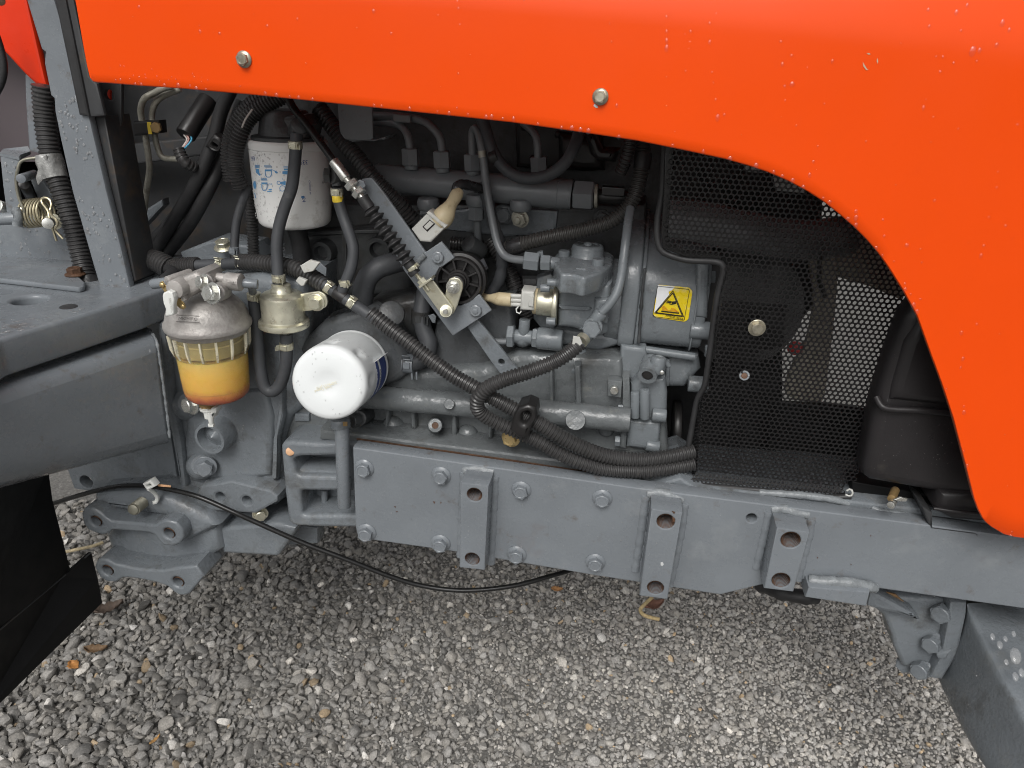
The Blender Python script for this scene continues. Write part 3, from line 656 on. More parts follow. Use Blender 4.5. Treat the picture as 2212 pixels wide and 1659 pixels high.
lug2 = [(203, 1225), (208, 1212), (217, 1207), (232, 1209), (248, 1218), (300, 1229), (350, 1232), (385, 1226), (425, 1222), (440, 1246), (419, 1271), (410, 1283), (400, 1287), (388, 1287), (376, 1281), (362, 1268), (340, 1260), (312, 1254), (280, 1249), (265, 1249), (250, 1259), (232, 1258), (215, 1248)]
for lg, hs_ in ((lug1, [(206.5, 1127, 13), (364.5, 1153, 13)]), (lug2, [(231.5, 1233, 13), (384, 1258, 13)])):
    l_ = slab('lug_plate', GREYC, lc, lg, .80, .055, .004, holes=hs_, bres=2)
    for h in hs_:
        c0 = P(h[0], h[1], .802); r_ = h[2]*sc(c0)
        tube('threaded_bore', RUST, l_, [c0, c0+Vector((0, .02, 0)), c0+Vector((0, .045, 0))], r_*.98, corr=.0022, amp=.09, world=True, seg=20, bore=True)
slab('casting_web', GREYC, lc, [(240, 1140), (340, 1150), (470, 1135), (480, 1190), (425, 1225), (250, 1215), (225, 1160)], .835, .06, .015, bres=3)
slab('casting_arm', GREYC, lc, [(330, 1060), (395, 1090), (450, 1118), (470, 1140), (400, 1175), (392, 1140), (360, 1120), (200, 1098), (200, 1070)], .822, .06, .014, bres=3)
# ================================================================== BELL HOUSING
bh = slab('bell_housing', GREYC, T, [(335, 690), (345, 640), (560, 590), (660, 600), (660, 880), (628, 905), (606, 958), (603, 1000), (608, 1085), (590, 1100), (545, 1108), (432, 1102), (400, 1085), (383, 1000), (366, 940), (352, 830)], .868, .3, .02, bres=3, label='broad grey cast housing behind the amber fuel bowl')
slab('housing_rib', GREYC, bh, [(338, 700), (352, 690), (362, 760), (372, 860), (392, 960), (402, 1060), (390, 1064), (372, 960), (352, 850)], .856, .02, .006)
slab('housing_panel', GREYC, bh, [(405, 850), (575, 840), (590, 900), (585, 1030), (520, 1040), (440, 1048), (405, 1040), (395, 960)], .862, .02, .012, bres=3)
for f in ([(600, 640), (612, 640), (612, 900), (600, 950), (596, 1040), (588, 1040), (590, 940), (600, 890)],): slab('housing_rib', GREYC, bh, f, .858, .02, .006)
c0 = P(452, 949, .835); s = sc(c0); n_ = Vector((0.05, 1, 0))
lathe('boss_ring', GREYC, bh, c0, c0+n_, [(.004, 0), (.014, 20*s), (.016, 26*s), (.004, 28*s), (0, 29*s), (0, 35*s), (.004, 38*s), (.04, 42*s), (.055, 52*s)], 40)
bolt('washer', STEEL, bh, (415, 873, .852), 15, n=(-.45, -1, .1)); bolt('washer', GREY, bh, (444, 1007, .85), 15.5, n=(.35, -1, .05))
lathe('bolt_boss', GREYC, bh, P(436, 1005, .86), P(436, 1005, .84), [(-.01, 34*s), (.004, 30*s), (.010, 22*s), (.010, 0)])
lathe('bolt_boss', GREYC, bh, P(408, 870, .87), P(408, 870, .84), [(-.01, 40*s), (.004, 32*s), (.010, 22*s), (.010, 0)])
fl = slab('housing_foot', GREYC, bh, [(432, 1050), (500, 1038), (588, 1060), (600, 1072), (600, 1084), (552, 1110), (425, 1101), (420, 1076)], .84, .05, .004, holes=[(475.5, 1074, 10.5), (533, 1082, 10.5)])
for h in ((475.5, 1074), (533, 1082)): tube('threaded_bore', RUST, fl, [P(*h, .842), P(*h, .85), P(*h, .862)], 10.2, corr=.002, amp=.1, seg=18, bore=True)
slab('foot_block', GREYC, bh, [(470, 1150), (476, 1140), (600, 1130), (640, 1140), (636, 1152), (604, 1200), (597, 1203), (481, 1196)], .845, .09, .006, bres=2)
slab('foot_bracket', GREYC, bh, [(600, 1128), (686, 1140), (686, 1175), (604, 1180)], .90, .03, .004)
bolt('washer', ZINC, bh, (562, 1110, .85), 11, n=(.6, -1, 0))
drops(bh, scatter([(480, 880), (545, 880), (560, 960), (500, 930)], 40, Y=.861, r=(1, 2.6), h=.4)+scatter([(390, 880), (560, 860), (580, 1020), (420, 1030)], 30, Y=.861, r=(.8, 1.6), h=.4))
# ================================================================== ENGINE MOUNT (open cast box)
mo = slab('engine_mount', GREYC, T, [(606, 964), (612, 956), (628, 953), (680, 957), (790, 957), (790, 1140), (768, 1141), (700, 1140), (642, 1138), (630, 1134), (622, 1124), (614, 1060)], .832, .075, .006, bres=2,
          holes=[[(631, 994), (646, 987), (752, 985), (752, 1030), (641, 1027)], [(649, 1061), (772, 1062), (772, 1112), (653, 1113)]], label='open box shaped grey casting between housing and side plate')
slab('mount_back', GREYC, mo, [(620, 965), (780, 965), (780, 1135), (630, 1130)], .885, .012, .002)
slab('mount_ledge', GREYC, mo, [(640, 1014), (752, 1018), (752, 1030), (640, 1028)], .842, .04, .004)
cyl('copper_plug', COPPER, mo, (627, 975, .8305), (627, 975, .84), 9.5)
tube('mount_rib', GREYC, mo, [(646, 1001, .884), (680, 1008, .884), (712, 1018, .884)], 4)
cyl('mount_pin', GREYC, mo, (701, 1058, .87), (701, 1088, .87), 7)
dp = empty('drain_pipe', P(740, 1000, .81), T, label='thick grey upright drain pipe in front of the cast box')
cyl('pipe_body', GREY, dp, (738, 915, .812), (744, 1093, .815), 15.5, seg=32)
cyl('pipe_collar', GREYC, dp, (735, 905, .815), (737, 924, .813), 21)
slab('gilt_patch', BRONZE, dp, [(740, 912), (750, 912), (750, 921), (741, 921)], .793, .002, .0005)
# ================================================================== ENGINE BLOCK
eb = slab('engine_block', GREYO, T, [(610, 840), (760, 800), (900, 800), (1040, 795), (1120, 762), (1210, 765), (1345, 775), (1355, 900), (1440, 905), (1450, 1060), (1110, 1015), (760, 960), (612, 962)], .885, .45, .012, bres=2, label='oily grey engine block casting')
slab('crankcase_flange', GREYO, eb, [(690, 928), (765, 936), (1100, 978), (1330, 1008), (1485, 1022), (1485, 1047), (1395, 1046), (1110, 1010), (765, 958), (690, 950)], .838, .06, .004)
slab('rust_seam', RUST, eb, [(770, 947), (1100, 993), (1290, 1022), (1290, 1025.5), (1100, 997), (770, 951)], .8365, .002, .0005)
tube('oil_gallery', GREYO, eb, [(770, 855, .868), (850, 862, .866), (980, 872, .864), (1150, 888, .864), (1360, 907, .866)], 26, seg=24)
for u, v, r in ((970, 873, 11.5), (1243, 908, 22)): lathe('gallery_plug', GREYO, eb, P(u, v, .842), P(u, v, .87), [(0, 0), (0, r*.00056), (.001, (r+1)*.00056), (.03, (r+1)*.00056)], 28)
lathe('threaded_boss', GREYO, eb, P(940, 919, .845), P(940, 919, .9), [(.012, 0), (.012, .0042), (0, .0046), (0, .0088), (.002, .0098), (.04, .011)])
lathe('bore', RUST, eb, P(940, 919, .8462), P(940, 919, .9), [(.0105, 0), (.0105, .0043), (0, .0044)])
def dome(u, v, r, Y, nm='casting_dome', mat=GREYO, h=.8, par=None):
    s = sc(P(u, v, Y)); R = r*s
    lathe(nm, mat, par or eb, P(u, v, Y-R*h/1), P(u, v, Y+.1), [(R*h*(1-math.cos(a)), R*math.sin(a)) for a in np.linspace(0, math.pi/2, 7)]+[(R*h+.02, R*1.15)], 24, 70)
for a in ((850, 920, 24, .884), (1011, 937, 22, .884), (800, 930, 16, .886), (1075, 900, 16, .888), (1180, 930, 20, .888), (1160, 985, 20, .884), (1300, 985, 22, .885), (1310, 925, 18, .885), (905, 950, 14, .884)): dome(*a)
for a in ([(884, 876), (894, 876), (897, 928), (888, 930)], [(975, 890), (985, 890), (985, 948), (973, 945)], [(1055, 895), (1064, 895), (1062, 950), (1052, 950)], [(1240, 790), (1254, 790), (1256, 890), (1243, 890)], [(1186, 800), (1194, 800), (1196, 880), (1188, 880)], [(835, 880), (842, 880), (836, 950), (826, 948)]): slab('casting_rib', GREYO, eb, a, .868, .03, .004, bres=2)
for i in range(16):
    u = 880+i*28; dome(u, 957+(u-880)*.118, random.uniform(8, 13), .868, 'casting_dome', h=.6)
bolt('hex', DARK, eb, (771, 907, .84), 14, n=(-.5, -1, .2)); cyl('bolt_sleeve', DARK, eb, (775, 904, .845), (795, 895, .885), 17)
bolt('flange', BRASS, eb, (1104, 945, .832), 14, n=(-.2, -1, .1), mark='4', label='gilt hex bolt below the conduit clip')
slab('cast_recess', GREYC, eb, [(634, 893), (668, 893), (668, 912), (634, 912)], .88, .01, .006)
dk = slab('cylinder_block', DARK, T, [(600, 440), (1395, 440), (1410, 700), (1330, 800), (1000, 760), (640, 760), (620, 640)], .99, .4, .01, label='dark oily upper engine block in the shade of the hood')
slab('water_jacket', DARK, dk, [(650, 500), (880, 480), (890, 640), (650, 650)], .975, .03, .012, bres=3)
for u, v, r in ((815, 541, 27), (693, 547, 24)):
    c0 = P(u, v, .955); s = sc(c0)
    lathe('core_plug', DARK, dk, c0, c0+Vector((0, 1, 0)), [(.010, 0), (.010, r*s*.55), (0, r*s*.66), (0, r*s), (.004, r*s*1.05), (.03, r*s*1.1)], 30)
for a in ([(660, 560), (672, 560), (672, 640), (660, 640)], [(735, 490), (748, 490), (750, 600), (738, 600)], [(655, 500), (880, 492), (880, 503), (655, 512)]): slab('block_rib', DARK, dk, a, .965, .02, .005)
slab('block_boss', DARK, dk, [(800, 650), (905, 640), (910, 700), (900, 760), (815, 740)], .925, .07, .015, bres=3)
slab('block_side_cover', MOUNTG, dk, [(940, 700), (1060, 650), (1110, 640), (1115, 800), (1050, 840), (960, 830), (920, 780)], .905, .05, .012, bres=3)
slab('cast_recess', DARK, dk, [(1125, 600), (1200, 600), (1200, 690), (1125, 690)], .945, .02, .01)
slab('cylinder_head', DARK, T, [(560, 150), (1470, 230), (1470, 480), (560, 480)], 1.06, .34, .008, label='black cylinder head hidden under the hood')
slab('valve_cover', BLACK, T, [(1110, 200), (1260, 220), (1260, 370), (1115, 362)], 1.03, .03, .006, label='black cover with small cross head screws')
for u, v in ((1132, 275), (1149, 287), (1150, 343), (1075, 354), (1080, 350), (1205, 290)): bolt('cross', BLACK, bpy.data.objects['valve_cover'], (u, v, 1.028), 8)
slab('black_module', BLACK, T, [(1205, 285), (1300, 300), (1305, 370), (1255, 372), (1205, 360)], 1.01, .05, .012, bres=3)
# ================================================================== SIDE RAIL, MOUNTING BLOCKS
fr_ = slab('frame_rail', GREY, T, [(762, 967), (768, 966.8), (1391, 1055.5), (2019, 1135.7), (2320, 1177), (2320, 1330), (2212, 1315), (1881, 1269), (1740, 1252), (1643, 1264), (1556, 1285), (1451, 1269), (1288, 1244), (990, 1193), (806, 1167), (774, 1160), (768, 1140)], .80, .022, .0018, holes=[(1623.5, 1119.5, 11)], label='long grey steel side rail studded with flange bolts')
for i, (u, v) in enumerate(((787, 1011), (953, 1027), (1126, 1058), (1301, 1076), (792, 1149.5), (952, 1173), (1116, 1197), (1286, 1214))):
    bolt('flange', GREY, fr_, (u, v, .7995), 14.2, mark='9' if i % 3 else '6', n=(random.uniform(-.02, .02), -1, random.uniform(-.02, .02)))
for c in ([(851, 1093), (855, 1094), (854, 1098)], [(855, 1104), (860, 1105), (857, 1107)], [(935, 1083), (940, 1084), (938, 1089)], [(951, 1084), (954, 1085), (952, 1089)], [(1880, 1156), (1883, 1158), (1880, 1159)], [(1765, 1203), (1768, 1205), (1765, 1207)], [(1837, 1218), (1840, 1219), (1838, 1222)]): slab('rust_chip', RUST, fr_, c, .7997, .0005, .0001)
cyl('rusty_hole', RUST, fr_, (1623.5, 1119.5, .818), (1623.5, 1119.5, .824), 12)
def mblock(front, holes, weld, lab):
    f = slab('mounting_block', GREY, T, front, .765, .0345, .0016, holes=holes, label=lab)
    for h in holes:
        c0 = P(h[0], h[1], .7658); r = h[2]*sc(c0)*.985
        tube('threaded_bore', RUST, f, [c0, c0+Vector((0, .016, 0)), c0+Vector((0, .033, 0))], r, corr=.0025, amp=.06, world=True, seg=24, bore=True)
    for wd in weld: tube('weld_bead', WELD if len(wd) > 3 else GREY, f, [(*p, .8035) for p in wd], 11, wob=.10)
    return f
b1 = mblock([(996, 1042), (1055.5, 1049.5), (1047, 1232), (992, 1226)], [(1025, 1069, 16.5), (1020, 1208, 16)], [[(1003, 1016), (1024, 1012), (1045, 1015), (1067, 1019)], [(1003, 1018), (999, 1110), (996, 1200)], [(1070, 1025), (1066, 1120), (1060, 1215)]], 'welded mounting block with two threaded holes, leftmost on the rail')
b2 = mblock([(1407, 1099.5), (1474, 1108), (1442, 1295), (1381, 1287)], [(1438, 1127, 19), (1416, 1270, 17.5)], [[(1398, 1066), (1425, 1064), (1455, 1072), (1474, 1080)], [(1395, 1068), (1386, 1140), (1372, 1230)], [(1479, 1085), (1468, 1160), (1446, 1262)]], 'welded mounting block at the middle of the rail, paint chipped by its upper hole')
b3 = mblock([(1678, 1139.5), (1748.5, 1149.5), (1714, 1279), (1650, 1271)], [(1708, 1167, 20.5), (1687, 1254, 19)], [[(1666, 1100), (1690, 1099), (1720, 1106), (1746, 1111)], [(1660, 1102), (1648, 1160), (1632, 1225)], [(1752, 1118), (1745, 1160), (1722, 1250)]], 'short mounting block at the right end of the rail by the black box')
for f, pl in ((b1, [(998, 1110), (1050, 1115), (1045, 1190), (995, 1190)]), (b2, [(1400, 1160), (1462, 1165), (1445, 1240), (1390, 1240)])):
    drops(f, scatter(pl, 20, Y=.7645, r=(.6, 1.6), h=.4))
slab('paint_chip', GALV, b2, [(1427, 1216), (1431, 1214), (1434, 1219), (1431, 1223), (1427, 1221)], .7645, .0005, .0001)
for c in ([(1451, 1104), (1459, 1106), (1456, 1111)], [(1452, 1116), (1459, 1121), (1457, 1129), (1453, 1126)]): slab('rust_chip', RUST, b2, c, .7645, .0005, .0001)
dr = scatter([(790, 985), (1390, 1070), (1370, 1240), (800, 1160)], 150, Y=.7995, r=(.8, 2.0), h=.3)
drops(fr_, dr+scatter([(1481, 1080), (2200, 1180), (2200, 1300), (1480, 1260)], 40, Y=.7995, r=(.5, 1.4), h=.3))
bb = slab('weld_bar', GREY, T, [(1747, 1268), (1879, 1279), (1871.5, 1310), (1739, 1290)], .777, .04, .0016, label='short square bar welded under the rail')
tube('weld_bead', WELD, bb, [(1748, 1254, .793), (1790, 1256, .790), (1835, 1259, .790), (1874, 1266, .792), (1888, 1270, .797)], 12, wob=.09)
slab('rail_shelf', GREYC, T, [(1470, 1030), (1500, 1050), (1870, 1084), (2080, 1108), (2300, 1140), (2300, 1176), (2020, 1134), (1600, 1080), (1391, 1054)], .824, .12, .004, label='inner top ledge of the rail below the black box')
tube('weld_bead', WELD, fr_, [(1640, 1064, .828), (1720, 1069, .825), (1790, 1077, .825), (1832, 1087, .828)], 8, wob=.1)
tube('weld_bead', WELD, fr_, [(1885, 1097, .826), (1900, 1104, .822), (1950, 1112, .822), (1975, 1120, .825)], 7, wob=.1)
tube('steering_boot', RUBD, T, [(1640, 1262, .96), (1690, 1281, .93), (1735, 1289, .92), (1760, 1290, .93)], 15, wob=.15)
# ================================================================== FRONT AXLE BRACKET
ax = empty('axle_support', P(2050, 1400, .85), T, label='grey front axle support casting at the lower right')
slab('support_web', GREYC, ax, [(1879, 1277), (1960, 1290), (2084, 1299), (2092, 1330), (2071, 1414), (2037, 1469), (2006, 1464), (1971, 1449), (1948, 1438), (1930, 1395), (1924, 1367), (1909, 1331), (1893, 1318), (1872, 1308)], .87, .05, .006, bres=2)
slab('support_rim', GREYC, ax, [(1879, 1279), (1900, 1284), (1940, 1306), (1975, 1325), (1990, 1345), (1972, 1338), (1930, 1326), (1900, 1320), (1872, 1310)], .85, .03, .006)
slab('support_flange', GREYC, ax, [(2052, 1300), (2090, 1302), (2088, 1330), (2070, 1414), (2036, 1469), (2008, 1465), (2032, 1420), (2044, 1360)], .852, .03, .004)
slab('bolt_pad', GREYC, ax, [(2022, 1412), (2056, 1405), (2046, 1424), (2026, 1424)], .848, .01, .003)
slab('dry_leaf_in_gap', leafmat('gapleaf', (.22, .13, .06)), ax, [(1900, 1276), (1935, 1284), (1955, 1302), (1946, 1306), (1910, 1288)], .866, .002, .0004)
for u, v, r in ((2036, 1321, 18), (2014, 1388, 16), (1990, 1444, 16.5), (1957, 1431, 15)): bolt('hex', GREYC, ax, (u, v, .862 if u != 1957 else .885), r, n=(-.75, -1, .05))
for u, v, r in ((2048, 1319, 20), (2025, 1386, 18), (1998, 1446, 17)): cyl('washer', GREYC, ax, (u, v, .862), (u+5, v-1, .872), r)
far = dict()
A = [(2089, 1303, .862), (2094, 1329, .850), (2150, 1440, .775), (2240, 1600, .69), (2330, 1760, .62)]
Lf = [(2086, 1330, .868), (2036, 1470, .86), (2034, 1494, .84), (2081, 1600, .76), (2122, 1672, .71)]
Rt = [(2180, 1300, .92), (2240, 1311, .90), (2300, 1330, .87), (2400, 1400, .82), (2480, 1500, .78)]
V, Fc = [], []
for a, l, r_ in zip(A, Lf, Rt):
    pa, plf, pr = P(*a), P(*l), P(*r_)
    rr = [plf+Vector((.02, .12, -.02)), plf, plf.lerp(pa, .45)+Vector((0, -.004, 0)), plf.lerp(pa, .85), pa, pa.lerp(pr, .12), pa.lerp(pr, .5), pr, pr+Vector((.02, .15, 0))]
    V += rr
for i in range(4):
    for j in range(8): Fc.append((i*9+j, (i+1)*9+j, (i+1)*9+j+1, i*9+j+1))
axb = add('axle_beam', V, Fc, GREYC, ax, 70)
md = axb.modifiers.new('s', 'SUBSURF'); md.levels = md.render_levels = 3
drops(ax, [(P(u, v, y), (-.1, -.6, .8), r*.0005, 1.5, None, .3) for u, v, r, y in ((2194, 1416, 13, .772), (2160, 1393, 7, .79), (2144, 1375, 6, .80), (2172, 1380, 5, .79), (2174, 1430, 5, .765), (2194, 1461, 7, .75), (2207, 1453, 7, .75), (2190, 1369, 5, .80))]+scatter([(2060, 1500), (2110, 1440), (2200, 1640), (2130, 1650)], 26, Y=.755, r=(.8, 2)))
# ================================================================== FUEL RAIL
fr2 = empty('fuel_rail', P(1030, 405, .97), T, label='thick dark grey fuel rail tube with four pipe nuts')
cyl('rail_tube', RAILM, fr2, (812, 384, .975), (1236, 421, .955), 30, bev=.2, seg=36)
cyl('rail_collar', RAILM, fr2, (1205, 418, .955), (1236, 421, .955), 32, bev=.08)
def hexaxis(name, mat, par, a, b, r):
    A, B = P(*a), P(*b); d = (B-A); L = d.length; d.normalize(); n = d.cross(Vector((0, -1, .25))).normalized(); b2 = d.cross(n); R = r*sc(A); V, Fc = [], []
    for t, q in ((0, .86), (.1*R, 1), (L-.1*R, 1), (L, .86)):
        for i in range(6):
            x = math.pi/3*i+math.pi/6; k = R*1.12*q; V.append(A+d*t+n*(k*math.cos(x))+b2*(k*math.sin(x)))
    for k in range(3):
        for i in range(6): j = (i+1) % 6; Fc.append((k*6+i, k*6+j, k*6+6+j, k*6+6+i))
    Fc += [(5, 4, 3, 2, 1, 0), (18, 19, 20, 21, 22, 23)]
    return add(name, V, Fc, mat, par, 20)
hexaxis('end_nut', RAILM, fr2, (1240, 421, .952), (1284, 424, .95), 29)
cyl('sensor_ring', PIPE, fr2, (1284, 424, .95), (1292, 424, .95), 25)
cyl('sensor_plug', BLACK, fr2, (1290, 424, .955), (1356, 428, .955), 16, bev=.2)
box('sensor_latch', BLACK, fr2, P(1325, 412, .94), (.014, .005, .008))
for u, v in ((888, 340), (956, 346), (1022, 352), (1165, 358)):
    cyl('rail_port', RAILM, fr2, (u+1, v+26, .958), (u, v+12, .958), 15)
    hexaxis('pipe_nut', RAILM, fr2, (u, v+17, .955), (u-2, v-20, .955), 17)
for u, v in ((925, 440), (1030, 432), (1125, 443)): cyl('rail_boss', RAILM, fr2, (u, v-14, .95), (u, v+14, .95), 24, bev=.4)
def pipe(pts, r, mat=RAILM, name='fuel_pipe', par=None, **k): return tube(name, mat, par or T, pts, r, step=.004, **k)
pipe([(886, 322, .955), (882, 298, .955), (872, 278, .96), (852, 267, .97), (800, 262, .99), (740, 258, 1.0)], 8.5)
pipe([(955, 328, .955), (951, 300, .955), (938, 280, .955), (915, 262, .96), (870, 252, .97), (800, 250, .98)], 8.5)
pipe([(1021, 335, .95), (1020, 300, .95), (1021, 283, .95), (1027, 278, .945), (1034, 290, .94), (1042, 330, .935), (1048, 380, .93), (1055, 430, .92), (1066, 490, .91), (1075, 527, .90), (1088, 550, .895), (1106, 559, .89), (1140, 563, .885)], 8.5, label='fuel pipe bent over the rail and running down to the pump')
tube('bare_metal_band', PIPE, T, [(1040.5, 326, .9345), (1042.5, 340, .9335)], 9)
pipe([(1162, 340, .95), (1160, 305, .95), (1152, 285, .955), (1130, 265, .97)], 8.5)
slab('pipe_clamp', RAILM, T, [(846, 244), (886, 249), (886, 266), (848, 264)], .955, .02, .002)
hexaxis('pipe_nut', RAILM, fr2, (1029, 437, .95), (1029, 475, .95), 16); pipe([(1031, 470, .95), (1032, 510, .955), (1033, 560, .965)], 8.5)
slab('rail_bracket', GREYC, T, [(905, 462), (1050, 445), (1206, 455), (1200, 505), (1090, 512), (905, 490)], .985, .03, .004, label='grey bracket plate under the fuel rail')
bolt('flange', RAILM, bpy.data.objects['rail_bracket'], (1088, 463, .97), 15, n=(0, -1, 0), mark='7')
bolt('nut', PIPE, fr2, (1124, 472, .945), 14, n=(-.25, -1, -.15)); bolt('nut', RAILM, fr2, (922, 455, .95), 14, n=(.1, -.6, -.9))
bolt('washer', DARK, dk, (1300, 470, .97), 12)
cyl('dipstick_knob', DARK, T, (1010, 525, .93), (1040, 545, .95), 20, bev=.3)
hl = tube('breather_hose', RUBBER, T, [(1036, 245, .94), (1048, 275, .94), (1062, 320, .935), (1080, 352, .93), (1105, 375, .925), (1140, 386, .92), (1185, 378, .915), (1220, 352, .915), (1240, 318, .92), (1252, 280, .93), (1255, 255, .94)], 13, label='smooth black hose looping above the fuel rail')
tube('hose_clip', BLACK, hl, [(1062, 342, .932), (1076, 336, .931)], 16)
bk = slab('hanging_bracket', RAILM, T, [(727, 200), (803, 205), (806, 300), (795, 304), (745, 302), (733, 285)], .93, .004, .0012, rd=.004, label='dark grey bracket hanging below the hood edge')
slab('bracket_shelf', RAILM, bk, [(745, 300), (808, 303), (835, 294), (830, 302), (760, 307)], .935, .04, .001)
drops(bk, scatter([(730, 235), (800, 240), (800, 270), (735, 265)], 9, Y=.9295, r=(1.5, 3)))
slab('connector_boot', BLACK, T, [(1262, 290), (1285, 282), (1303, 320), (1340, 322), (1330, 352), (1290, 348), (1275, 335)], .95, .03, .01, bres=3)
# conduits top right
tube('corrugated_conduit', CONDUIT, T, [(1362, 290, .93), (1358, 325, .93), (1350, 350, .93), (1340, 373, .935)], 14, corr=.0042, label='short ribbed conduit hanging left of the mesh guard')
c1 = tube('corrugated_conduit', CONDUITG, T, [(1390, 300, .945), (1388, 345, .94), (1382, 385, .935), (1370, 425, .93), (1347, 458, .925), (1312, 481, .92), (1262, 496, .915), (1205, 508, .91), (1150, 521, .91), (1095, 536, .915)], 17, corr=.0043, label='grey ribbed conduit sweeping under the rail end to the pump')
tube('tape_wrap', TAPE, c1, [(1128, 527, .912), (1110, 533, .913), (1088, 540, .917)], 17.6, wob=.08)
tube('tape_wrap', RUBD, c1, [(1390, 330, .942), (1386, 365, .938)], 18.5, wob=.05)
tube('taped_loom', PIPE if False else RUBBER, T, [(1040, 395, .945), (1052, 430, .94), (1062, 470, .935), (1078, 520, .93), (1085, 560, .93), (1080, 600, .93), (1066, 625, .93), (1052, 645, .925)], 13, wob=.12)
tube('corrugated_conduit', CONDUIT, T, [(1060, 520, .97), (1085, 560, .96), (1105, 600, .955), (1125, 650, .95), (1140, 690, .95)], 18, corr=.0045)
tube('corrugated_conduit', CONDUIT, T, [(975, 525, .975), (1020, 530, .975), (1060, 545, .97)], 15, corr=.0042)
tube('corrugated_conduit', CONDUIT, T, [(690, 235, .955), (720, 275, .945), (745, 310, .94), (775, 345, .935), (800, 378, .93), (830, 410, .93), (860, 440, .935), (890, 475, .945)], 19, corr=.0052, label='black ribbed conduit running down behind the throttle cable')
tube('corrugated_conduit', CONDUIT, T, [(612, 205, .92), (575, 225, .915), (540, 252, .91), (518, 290, .905), (508, 330, .905), (508, 370, .905), (520, 404, .91)], 19, corr=.0042, label='black ribbed conduit curving down left of the white fuel filter')
tube('corrugated_conduit', CONDUIT, T, [(580, 205, .95), (545, 225, .945), (515, 260, .94), (498, 300, .94), (494, 345, .94), (500, 390, .94)], 18, corr=.0042)
tube('loose_wire', WIREW, T, [(545, 236, .888), (530, 258, .885), (523, 275, .888)], 2)
tube('corrugated_conduit', CONDUIT, T, [(538, 400, .95), (543, 450, .95), (546, 500, .95), (548, 560, .945)], 13, corr=.0042)
# hoses and pipes at the left of the bay
slab('bay_back_wall', DGREY, T, [(150, 60), (640, 120), (640, 620), (250, 700)], 1.17, .02)
slab('bay_channel', DGREY, T, [(200, 320), (480, 290), (480, 330), (215, 365)], 1.10, .03, .003)
slab('bay_channel', GREYC, T, [(240, 500), (350, 430), (352, 445), (262, 540)], 1.06, .02, .003)
slab('bay_bracket', GREYC, T, [(388, 545), (452, 520), (540, 530), (560, 560), (400, 575)], .97, .06, .004)
bolt('flange', ZINC, T, (484, 534, .955), 14, n=(0, -.35, 1), name='bracket_bolt')
for a in ([(500, 190, 1.0), (478, 240, 1.0), (462, 300, .995), (430, 380, .99), (385, 460, 1.0), (335, 545, 1.02)], [(525, 220, 1.03), (500, 290, 1.02), (472, 360, 1.01), (445, 420, 1.0), (405, 490, 1.01), (350, 560, 1.03)], [(470, 300, 1.04), (430, 400, 1.04), (370, 480, 1.05), (310, 540, 1.06)]):
    tube('hydraulic_hose', RUBD, T, a, 15)
pc = slab('hose_clip', BLACK, T, [(452, 298), (462, 288), (478, 300), (480, 318), (470, 330), (440, 318), (446, 308)], .975, .02, .005, holes=[[(459, 307), (468, 309), (468, 319), (458, 316)]], bres=2)
pipe([(372, 186, .99), (350, 192, .985), (335, 200, .985), (312, 213, .98), (304, 236, .98), (307, 262, .98), (315, 300, .975), (322, 350, .97), (322, 375, .97), (316, 415, .97), (310, 465, .968), (300, 512, .968), (282, 540, .97)], 6.8, PIPE, 'steel_pipe', label='bare galvanised pipe running down beside the post')
pipe([(390, 192, 1.0), (352, 208, .995), (334, 226, .99), (328, 255, .99), (334, 290, .985), (340, 318, .985), (352, 340, .985), (385, 344, .985)], 6.5, PIPE, 'steel_pipe')
pk = slab('pipe_clamp', BLACK, T, [(287, 262), (342, 260), (345, 288), (288, 294)], .968, .02, .003)
slab('yellow_mark', YPAINT, pk, [(317, 264), (326, 264), (328, 290), (320, 290)], .9675, .004, .0005)
bolt('hex', BRONZE, pk, (339, 275, .965), 10, n=(.3, -1, 0))
cyl('round_connector', BLACK, T, (400, 293, .985), (450, 215, 1.03), 21, bev=.15)
for m_, dx in ((WIREW, 0), (WIREP, 4), (WIREB, 10)):
    tube('loose_wire', m_, T, [(398+dx*1.4, 292, .985), (404+dx, 302, .98), (397+dx*.8, 314, .975), (390+dx*.5, 324, .975)], 1.9)
tube('taped_conduit', CONDUIT, T, [(386, 322, .972), (392, 338, .97), (402, 352, .97), (420, 362, .98)], 13, corr=.005, amp=.1)
tube('corrugated_conduit', CONDUIT, T, [(270, 552, .93), (310, 556, .92), (340, 565, .915), (366, 578, .91)], 23, corr=.0052, amp=.1, label='large ribbed hose sleeve left of the amber filter')
tube('corrugated_conduit', CONDUIT, T, [(285, 640, .95), (320, 615, .94), (345, 600, .94)], 24, corr=.0052, amp=.1)
tube('rubber_hose', RUBD, T, [(340, 568, .92), (365, 580, .905), (378, 595, .885), (386, 610, .86)], 13)
